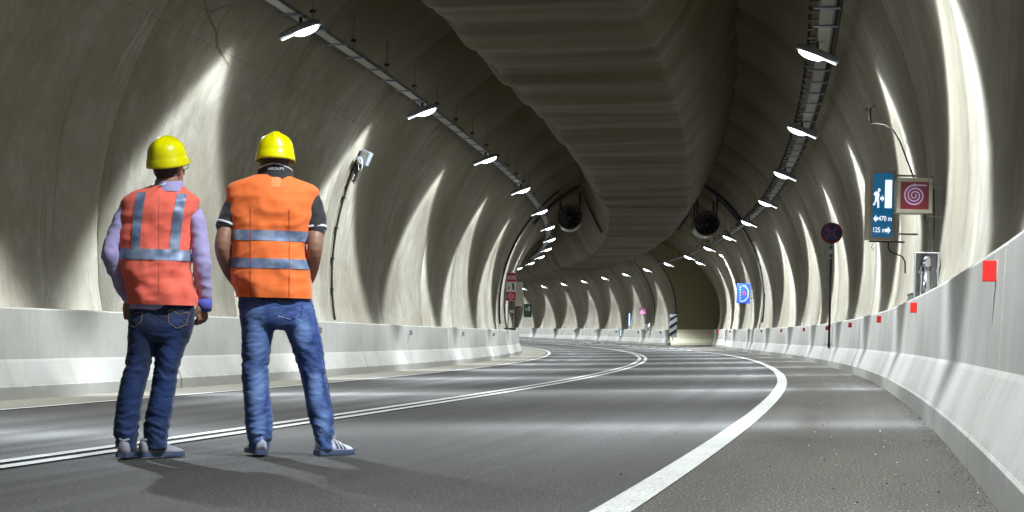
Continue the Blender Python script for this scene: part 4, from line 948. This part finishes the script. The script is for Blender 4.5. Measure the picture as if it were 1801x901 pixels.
def shoe(root, pos, yaw, L, upper, sole, stripes=None, laces=True):
    Q = Matrix.Translation(pos) @ Matrix.Rotation(yaw, 4, 'Z')
    secs = [(-.088, .018, .085), (-.080, .030, .098), (-.05, .036, .100), (-.01, .037, .098), (.03, .040, .088), (.07, .046, .072), (.11, .049, .060), (.15, .044, .050), (.18, .030, .040), (.192, .010, .028)]
    k = L / .28
    def ring(y, w, zt, z0, n=18):
        return [Q @ Vector((w * math.cos(t) * (1 - .12 * max(0, math.sin(t))), y * k, z0 + (zt - z0) * (max(0, math.sin(t)) ** .8))) for t in [math.pi * 2 * j / n for j in range(n)]]
    rows = np.array([ring(y, w, zt, .020) for y, w, zt in secs]); 
    me = grid('shoe', rows, None, True); bm = bmesh.new(); bm.from_mesh(me); bmesh.ops.holes_fill(bm, edges=bm.edges[:]); bmesh.ops.recalc_face_normals(bm, faces=bm.faces[:])
    for v in bm.verts: v.co += Vector((0, 0, .0025 * noise.noise(v.co * 40)))
    sh = mobj('shoe', bm_mesh(bm), upper, root, smooth=True)
    rows = []
    for y, w, _ in secs: rows.append([Q @ Vector((sx * (w + .006), y * k * 1.03, z)) for sx, z in ((-1, .002), (-1.02, .012), (-.98, .028), (.98, .028), (1.02, .012), (1, .002))])
    me = grid('sole', np.array(rows), None, True); bm = bmesh.new(); bm.from_mesh(me); bmesh.ops.holes_fill(bm, edges=bm.edges[:]); bmesh.ops.recalc_face_normals(bm, faces=bm.faces[:]); mobj('sole', bm_mesh(bm), sole, sh)
    bm = bmesh.new(); pts = [(-.020, -.02, .095), (0, -.045, .104), (.020, -.02, .095)]
    b_tube(bm, [Q @ Vector((.026 * math.cos(t), -.035 * k + .045 * math.sin(t), .096 + .004 * math.cos(2 * t))) for t in np.linspace(0, 2 * math.pi, 24)], .007, 8); mobj('collar', bm_mesh(bm), upper, sh, smooth=True)
    if laces:
        bm = bmesh.new()
        for j in range(4):
            y = .02 + j * .022; z = .094 - j * .0085; b_tube(bm, [Q @ Vector((x, y * k + .006 * (1 if j % 2 else -1) * x / .02, z - abs(x) * .55 + .004)) for x in (-.026, -.012, 0, .012, .026)], .0028, 6)
        for s_ in (-1, 1): b_tube(bm, [Q @ Vector((0, .015, .100)), Q @ Vector((s_ * .022, .008, .112)), Q @ Vector((s_ * .038, .018, .098)), Q @ Vector((s_ * .012, .03, .097))], .0025, 6)
        mobj('laces', bm_mesh(bm), M['lace'], sh)
    if stripes:
        for s_ in (-1, 1):
            for j in range(3):
                y0 = .035 + j * .028; bm = bmesh.new(); v = []
                for t in (.12, .35, .60):
                    for dy in (0, .013):
                        y = y0 + dy - t * .03; w = np.interp(y, [q[0] for q in secs], [q[1] for q in secs]); zt = np.interp(y, [q[0] for q in secs], [q[2] for q in secs])
                        c_, s2 = math.cos(t * 1.6), math.sin(t * 1.6); v.append(bm.verts.new(Q @ Vector((s_ * (w * c_ * (1 - .12 * s2) + .0025), y * k, .020 + (zt - .02) * s2 ** .8 + .001))))
                bm.faces.new((v[0], v[1], v[3], v[2])); bm.faces.new((v[2], v[3], v[5], v[4])); mobj('stripe', bm_mesh(bm), stripes, sh)
    return sh
def jeans_disp(knees, hem, amp):
    def fn(p, n):
        z = p.z; kz = math.exp(-((z - knees) / .11) ** 2); hz = math.exp(-((z - hem) / .12) ** 2); crotch = math.exp(-((z - .80) / .08) ** 2)
        a = amp * (.25 + .9 * hz + .6 * kz + .45 * crotch)
        q = Vector((p.x, p.y, p.z + .35 * p.x * (1 if p.x > 0 else -1) + .03 * noise.noise((p.x * 12, p.y * 12, p.z * 4)))); w = ridged(q, 4.5, 4.5, 17, 3.0) * .40 + ridged(q, 9, 9, 36, 9.0) * .38 + .25 * ridged(q, 18, 18, 60, 4.0) + .6 * noise.noise((p.x * 6, p.y * 6, p.z * 6))
        return a * (w - .45)
    return fn
def sleeve_disp(amp):
    return lambda p, n: amp * (.7 * (ridged(p, 6, 6, 13, 1.0) - .5) + .6 * noise.noise((p.x * 14, p.y * 14, p.z * 15)) + .3 * (ridged(p, 14, 14, 26, 5.0) - .5))

# ------------------------------------------------ man in coral vest (left)
pos = TV(9.80, .53, .008); F1 = Fig(252, 808, 3240.7 / pos.y)
m1 = thing('person', 'man in yellow helmet, coral vest and lavender long-sleeved shirt, head turned right', 'person', pos, math.atan2(-pos.x, pos.y) * .9)
f = F1
H1 = Matrix.Translation(f.P(290, 299, .0)) @ Matrix.Rotation(R(-34), 4, 'Z') @ Matrix.Rotation(R(9), 4, 'X')
torso = [f.sec(548, 230, 330, .095), f.sec(500, 218, 326, .10), f.sec(450, 216, 318, .10), f.sec(400, 217, 318, .10), f.sec(370, 222, 325, .09), f.sec(352, 230, 326, .072), f.sec(342, 246, 320, .065), f.sec(334, 268, 310, .055)]
armL = [f.P(222, 366), f.P(202, 412, -.03), f.P(191, 456, -.05), f.P(205, 497, .05), f.P(222, 532, .15)]
armR = [f.P(332, 370), f.P(343, 420, -.02), f.P(347, 466, -.03), f.P(351, 508, .01), f.P(350, 539, .03)]
legL = [f.P(246, 570), f.P(243, 615), f.P(229, 680), f.P(220, 740), f.P(217, 792)]
legR = [f.P(300, 570), f.P(294, 615), f.P(283, 680), f.P(271, 740), f.P(269, 788)]
bm = bmesh.new(); b_head(bm, H1)
b_limb(bm, [H1 @ Vector((0, -.012, -.06)), f.P(291, 326, -.01), f.P(289, 345, -.005)], [.056, .056, .062])
b_loft(bm, torso, 28, 2.3)
b_limb(bm, armL, [.044, .040, .036, .032, .025]); b_limb(bm, armR, [.044, .040, .036, .032, .026])
b_limb(bm, legL, [.062, .052, .042, .036, .030]); b_limb(bm, legR, [.062, .052, .042, .036, .030])
b_hand(bm, armL[-1], Matrix.Rotation(R(55), 4, 'X') @ Matrix.Rotation(R(10), 4, 'Z'), .35, 1)
b_hand(bm, armR[-1], Matrix.Rotation(R(12), 4, 'X') @ Matrix.Rotation(R(225), 4, 'Z'), .95, 1)
for lg, yw in ((legL[-1], 0), (legR[-1], -.6)): b_limb(bm, [lg, lg + Vector((.0, .0, -.03)), lg + Vector((math.sin(-yw) * .12, .12, -.035))], [.030, .028, .024])
mobj('body', rimesh('body', bm, .0055, 3), M['skin'], m1)
hair(m1, H1, -.060)
hm = helmet(m1, H1 @ Matrix.Translation((0, -.004, .022)) @ Matrix.Rotation(R(4), 4, 'X'))
for s_ in (-1, 1):
    bm = bmesh.new(); b_ell(bm, (s_ * .031, .082, .004), (.012, .010, .009), H1); e = mobj('eye', bm_mesh(bm), M['eye'], m1, smooth=True)
    bm = bmesh.new(); b_ell(bm, (s_ * .031, .0905, .004), (.005, .003, .005), H1); mobj('iris', bm_mesh(bm), M['iris'], e, smooth=True)
bm = bmesh.new()
for s_ in (-1, 1):
    b_tube(bm, [H1 @ Vector(p) for p in ((s_ * .080, -.012, -.002), (s_ * .078, .03, .008), (s_ * .068, .102, .008))], .0018, 6)
    b_tube(bm, [H1 @ Vector((s_ * .035 + .026 * math.cos(t), .108 - abs(math.cos(t)) * .002, .002 + .018 * math.sin(t))) for t in np.linspace(0, 2 * math.pi, 20)], .0016, 6)
b_tube(bm, [H1 @ Vector((-.010, .110, .006)), H1 @ Vector((.010, .110, .006))], .0016, 6)
mobj('glasses', bm_mesh(bm), M['black'], m1)
# shirt
bm = bmesh.new(); b_loft(bm, [f.sec(549, 223, 290, .118), f.sec(535, 224, 330, .115), f.sec(510, 220, 328, .11)] + torso[2:], 32, 2.3, .003)
b_limb(bm, [f.P(226, 364), f.P(212, 388, -.01), f.P(200, 420, -.03), f.P(191, 457, -.05), f.P(206, 498, .05), f.P(221, 528, .13)], [.048, .050, .047, .048, .043, .037])
b_limb(bm, [f.P(330, 368), f.P(339, 395, -.01), f.P(344, 430, -.02), f.P(348, 468, -.03), f.P(351, 505, .01), f.P(352, 536, .035)], [.048, .051, .050, .053, .047, .040])
me = rimesh('shirt', bm, .009, 4); displace(me, sleeve_disp(.009)); sh_ = mobj('shirt', me, M['lavender'], m1)
tube_obj('cuff', [f.P(352, 528, .03), f.P(353, 540, .037), f.P(352, 550, .045)], [.042, .043, .041], M['cuffblue'], sh_, 20)
bm = bmesh.new(); rows = []
for z_, g in ((342, 1.45), (335, 1.32), (328, 1.22), (321, 1.14), (319, 1.08), (324, 1.02)):
    c = f.P(291, z_, -.004); rows.append([c + Vector((.058 * g * math.cos(t) * 1.08, .058 * g * math.sin(t) - .002, (.016 * math.sin(t) if z_ < 334 else 0) + (.0))) for t in np.linspace(0, 2 * math.pi, 33)[:-1]])
mobj('collar', grid('collar', np.array(rows), None, True), M['lavender'], sh_, smooth=True)
# vest
v1 = [f.sec(541, 223, 338, .140), f.sec(520, 217, 339, .143), f.sec(480, 207, 331, .14), f.sec(450, 205, 328, .136), f.sec(420, 206, 328, .134), f.sec(400, 206, 328, .132), f.sec(380, 208, 334, .128), f.sec(362, 211, 342, .118), f.sec(353, 214, 344, .105), f.sec(347, 222, 339, .092), f.sec(342, 234, 331, .082), f.sec(337, 247, 323, .072), f.sec(332, 262, 316, .062)]
S1 = Shell(v1, 2.35, .015, 1.7)
vest = mobj('vest', S1.mesh('vest', 110), M['coral'], m1, smooth=True)
zt = lambda py: f.L(270, py)[1]
bz0, bz1 = zt(463), zt(444)
mobj('reflective_band', (lambda me: me)(S1.mesh('reflective_band', 110, .003, bz0, bz1)), M['tape'], vest, smooth=True)
for nm, rows in (('reflective_strap', [(345, 238, 253), (360, 234, 250), (380, 231, 247), (410, 229, 244), (446, 227, 242)]), ('reflective_strap', [(345, 305, 322), (360, 303, 319), (380, 299, 316), (410, 295, 312), (446, 291, 308)])):
    rr2 = []
    pys = np.linspace(345, 446, 26); 
    for py in pys:
        xl = np.interp(py, [r_[0] for r_ in rows], [r_[1] for r_ in rows]); xr = np.interp(py, [r_[0] for r_ in rows], [r_[2] for r_ in rows]); z = zt(py); rr2.append((z, f.L(xl, py)[0], f.L(xr, py)[0]))
    patch(nm, S1, rr2, .0035, M['tape'], vest)
patch('seam', S1, [(zt(py), f.L(274, py)[0] - .0012, f.L(274, py)[0] + .0012) for py in np.linspace(350, 520, 30)], .0012, simple('coral_seam', (.55, .05, .02), .8), vest, n=1)
tube_obj('size_tag', [f.P(274, 334, -.075), f.P(281, 331, -.074), f.P(287, 328, -.068)], [.004, .006, .004], M['whitetrim'], vest, 6)
# jeans
bm = bmesh.new(); b_loft(bm, [f.sec(534, 224, 334, .105), f.sec(550, 222, 336, .115), f.sec(575, 220, 334, .122, -.01), f.sec(598, 221, 329, .11, -.005), f.sec(606, 224, 325, .09)], 32, 2.35)
b_loft(bm, [f.sec(585, 220, 273, .105), f.sec(602, 219, 271, .100), f.sec(620, 219, 265, .095), f.sec(660, 213, 256, .085), f.sec(703, 201, 246, .083), f.sec(745, 196, 240, .082), f.sec(765, 195, 238, .082), f.sec(776, 198, 236, .080), f.sec(795, 201, 236, .080)], 28, 2.2)
b_loft(bm, [f.sec(585, 272, 329, .105), f.sec(602, 269, 325, .100), f.sec(620, 267, 318, .095), f.sec(660, 265, 307, .085), f.sec(703, 257, 301, .083), f.sec(745, 248, 293, .082), f.sec(765, 246, 291, .084), f.sec(776, 249, 290, .082), f.sec(795, 250, 287, .082)], 28, 2.2)
me = rimesh('jeans', bm, .008, 4); displace(me, jeans_disp(.47, .13, .012))
zz = lambda px, py: f.L(px, py)
j1 = mobj('jeans', me, denim('dark_denim', (.004, .012, .050), (.012, .065, .28), .6, [(zz(222, 690)[0], zz(222, 690)[1], .09, .42), (zz(280, 700)[0], zz(280, 700)[1], .09, .42), (zz(300, 600)[0], zz(300, 600)[1], .06, .16)]), m1)
def pocket(j, pts, shell_y, mat):
    bm = bmesh.new(); P_ = [Vector((x, shell_y(x, z), z)) for x, z in pts]; b_tube(bm, P_, .0016, 5); return mobj('pocket_stitching', bm_mesh(bm), mat, j)
def surf_y(me):
    from mathutils.bvhtree import BVHTree
    t = BVHTree.FromPolygons([v.co.copy() for v in me.vertices], [tuple(p.vertices) for p in me.polygons])
    def g(x, z):
        h = t.ray_cast(Vector((x, -1, z)), Vector((0, 1, 0))); return (h[0].y - .001) if h[0] else -.1
    return g
sy = surf_y(me)
def lin(f_, pts, n=8):
    out = []
    for a, b in zip(pts[:-1], pts[1:]):
        for k in range(n): out.append(f_.L(a[0] + (b[0] - a[0]) * k / n, a[1] + (b[1] - a[1]) * k / n))
    return out + [f_.L(*pts[-1])]
pocket(j1, lin(f, [(222, 560), (233, 556), (246, 553), (244, 570), (232, 580), (224, 576)]), sy, M['stitch'])
pocket(j1, lin(f, [(292, 549), (310, 557), (326, 553), (322, 575), (305, 582), (290, 572), (292, 549)]), sy, M['stitch'])
shoe(m1, f.P(217, 806, -.02) * 1.0 - Vector((0, 0, f.P(217, 806).z)), R(-12), .28, M['shoe_grey'], M['sole_blue'])
shoe(m1, f.P(264, 806, .0) - Vector((0, 0, f.P(262, 806).z)), R(-52), .28, M['shoe_grey'], M['sole_blue'])

# ------------------------------------------------ man in orange vest (right)
pos = TV(10.08, 1.27, .008); F2 = Fig(515, 803, 3240.7 / pos.y); f = F2
m2 = thing('person', 'man in yellow helmet, orange vest, black short-sleeved polo and faded blue jeans, seen from behind', 'person', pos, math.atan2(-pos.x, pos.y) * .9)
H2 = Matrix.Translation(f.P(484, 286, .005)) @ Matrix.Rotation(R(3), 4, 'Z') @ Matrix.Rotation(R(-3), 4, 'X')
torso = [f.sec(540, 428, 540, .11), f.sec(500, 420, 536, .115), f.sec(450, 418, 534, .12), f.sec(400, 418, 538, .12), f.sec(365, 414, 546, .11), f.sec(345, 418, 542, .09), f.sec(332, 432, 528, .075), f.sec(322, 448, 514, .065), f.sec(314, 460, 504, .058)]
armL = [f.P(420, 356), f.P(404, 396, -.02), f.P(393, 440, -.06), f.P(404, 480, .05), f.P(424, 512, .17)]
armR = [f.P(545, 356), f.P(553, 398, -.02), f.P(553, 442, -.06), f.P(545, 484, .04), f.P(528, 516, .16)]
legL = [f.P(452, 560), f.P(450, 620), f.P(451, 670), f.P(456, 730), f.P(458, 788)]
legR = [f.P(520, 560), f.P(538, 620), f.P(552, 670), f.P(563, 730), f.P(572, 785)]
bm = bmesh.new(); b_head(bm, H2)
b_limb(bm, [H2 @ Vector((0, -.012, -.06)), f.P(484, 306, -.005), f.P(483, 325, -.0)], [.060, .060, .066])
b_loft(bm, torso, 28, 2.3)
b_limb(bm, armL, [.050, .047, .043, .038, .028]); b_limb(bm, armR, [.050, .047, .043, .038, .028])
b_limb(bm, legL, [.068, .055, .045, .038, .032]); b_limb(bm, legR, [.068, .055, .045, .038, .032])
b_hand(bm, armL[-1], Matrix.Rotation(R(55), 4, 'X') @ Matrix.Rotation(R(-20), 4, 'Y'), .4, 1)
b_hand(bm, armR[-1], Matrix.Rotation(R(55), 4, 'X') @ Matrix.Rotation(R(20), 4, 'Y'), .4, -1)
for lg in (legL[-1], legR[-1]): b_limb(bm, [lg, lg + Vector((0, 0, -.03)), lg + Vector((.02, .11, -.035))], [.030, .028, .024])
mobj('body', rimesh('body', bm, .0055, 3), M['skin2'], m2)
hair(m2, H2, -.055)
helmet(m2, H2 @ Matrix.Translation((0, -.004, .006)) @ Matrix.Rotation(R(-2), 4, 'X'))
for s_ in (-1, 1):
    bm = bmesh.new(); b_ell(bm, (s_ * .031, .082, .004), (.012, .010, .009), H2); e = mobj('eye', bm_mesh(bm), M['eye'], m2, smooth=True)
    bm = bmesh.new(); b_ell(bm, (s_ * .031, .0905, .004), (.005, .003, .005), H2); mobj('iris', bm_mesh(bm), M['iris'], e, smooth=True)
bm = bmesh.new(); b_loft(bm, [f.sec(535, 424, 540, .12)] + torso[1:], 32, 2.3, .004)
b_limb(bm, [f.P(422, 354), f.P(412, 372, -.01), f.P(404, 392, -.02), f.P(400, 403, -.025)], [.060, .064, .060, .058]); b_limb(bm, [f.P(543, 354), f.P(550, 374, -.01), f.P(554, 396, -.02), f.P(555, 408, -.025)], [.060, .064, .060, .058])
me = rimesh('polo_shirt', bm, .009, 4); displace(me, sleeve_disp(.007)); ps = mobj('polo_shirt', me, M['blackcloth'], m2)
for a, b in (((402.0, 399), (400.5, 403)), ((554.5, 404), (555, 408))): tube_obj('sleeve_trim', [f.P(a[0], a[1], -.022), f.P(b[0], b[1], -.025)], [.0635, .0625], M['whitetrim'], ps, 28)
rows = []; 
for py, g in ((322, 1.28), (315, 1.24), (306, 1.18), (297, 1.12), (293.5, 1.10), (296, 1.02)):
    c = f.P(484, py, -.004); rows.append([c + Vector((.085 * g * math.cos(t), .066 * g * math.sin(t), (.030 * abs(math.cos(t)) ** 1.6 * (-1) if py < 320 else 0))) for t in np.linspace(0, 2 * math.pi, 41)[:-1]])
cl = mobj('collar', grid('collar', np.array(rows), None, True), M['blackcloth'], ps, smooth=True)
bm = bmesh.new(); c = f.P(484, 296, -.004); b_tube(bm, [c + Vector((.0945 * math.cos(t), .0745 * math.sin(t), -.030 * abs(math.cos(t)) ** 1.6 + .008)) for t in np.linspace(0, 2 * math.pi, 48)], .0034, 6); mobj('collar_trim', bm_mesh(bm), M['whitetrim'], cl)
c = f.P(486, 303, 0); text_obj('collar_text', 'GROUPE', .021, (c.x, c.y - .0850, c.z), M['whitetrim'], cl, .0, 1.1)
v2 = [f.sec(528, 416, 548, .138), f.sec(515, 413, 549, .145), f.sec(500, 409, 546, .145), f.sec(480, 407, 542, .14), f.sec(440, 408, 540, .135), f.sec(420, 408, 541, .135), f.sec(400, 407, 545, .135), f.sec(375, 403, 553, .133), f.sec(352, 399, 560, .122), f.sec(342, 397, 563, .112), f.sec(336, 398, 562, .104), f.sec(330, 405, 555, .096), f.sec(325, 416, 544, .090), f.sec(320, 432, 530, .084), f.sec(316, 448, 516, .078), f.sec(313, 456, 508, .074)]
S2 = Shell(v2, 2.4, .012, 6.1); vest = mobj('vest', S2.mesh('vest', 120), M['orange'], m2, smooth=True)
zt = lambda py: f.L(475, py)[1]
for a, b in ((429, 411), (477, 460)): mobj('reflective_band', S2.mesh('reflective_band', 120, .003, zt(a), zt(b)), M['tape'], vest, smooth=True)
for px in (443, 509): patch('seam', S2, [(zt(py), f.L(px, py)[0] - .0016, f.L(px, py)[0] + .0016) for py in np.linspace(372, 526, 40)], .0042, M['seam'], vest, n=1)
patch('patch', S2, [(zt(py), f.L(478, py)[0], f.L(494, py)[0]) for py in np.linspace(318, 335, 5)], .002, cloth('faded_orange_patch', (.86, .27, .08), .05), vest)
bm = bmesh.new(); b_loft(bm, [f.sec(518, 421, 544, .11), f.sec(535, 419, 549, .122), f.sec(555, 421, 554, .125, -.01), f.sec(575, 424, 558, .115, -.008), f.sec(584, 428, 552, .09)], 32, 2.35)
b_loft(bm, [f.sec(560, 421, 487, .112), f.sec(576, 424, 483, .108), f.sec(619, 425, 476, .098), f.sec(661, 425, 471, .088), f.sec(703, 429, 476, .09), f.sec(740, 431, 481, .092), f.sec(766, 435, 479, .09), f.sec(780, 438, 477, .088), f.sec(795, 440, 475, .087)], 28, 2.2)
b_loft(bm, [f.sec(560, 490, 555, .112), f.sec(576, 497, 560, .108), f.sec(619, 513, 569, .098), f.sec(661, 528, 573, .088), f.sec(703, 535, 580, .09), f.sec(740, 541, 586, .092), f.sec(766, 550, 588, .09), f.sec(780, 553, 587, .088), f.sec(795, 555, 586, .087)], 28, 2.2)
me = rimesh('jeans', bm, .008, 4); displace(me, jeans_disp(.50, .12, .011)); zz = lambda px, py: f.L(px, py)
Z_ = [(px, py, rx, rz) for px, py, rx, rz in [(452, 590, .07, .18), (452, 690, .06, .15), (455, 755, .05, .12), (530, 590, .06, .12), (553, 690, .05, .13), (566, 745, .05, .12)]]
j2 = mobj('jeans', me, denim('faded_denim', (.012, .045, .20), (.20, .33, .66), 1.0, [(zz(a, b)[0], zz(a, b)[1], c, d) for a, b, c, d in Z_]), m2)
sy = surf_y(me); pocket(j2, lin(f, [(487, 540), (505, 546), (531, 540), (530, 560), (512, 566), (490, 560)]), sy, M['sign_dblue']); pocket(j2, lin(f, [(549, 540), (556, 580), (569, 640), (578, 690), (586, 745)], 12), lambda x, z: sy(x, z), M['seam'] if False else M['sign_dblue'])
pocket(j2, lin(f, [(424, 542), (440, 548), (458, 542)]), sy, M['sign_dblue'])
shoe(m2, f.P(455, 803, -.01) - Vector((0, 0, f.P(455, 803).z)), R(14), .27, M['shoe_white'], M['sole_blue'], None, False)
shoe(m2, f.P(576, 803, .0) - Vector((0, 0, f.P(576, 803).z)), R(-44), .27, M['shoe_white'], M['sole_blue'], M['navy'], True)
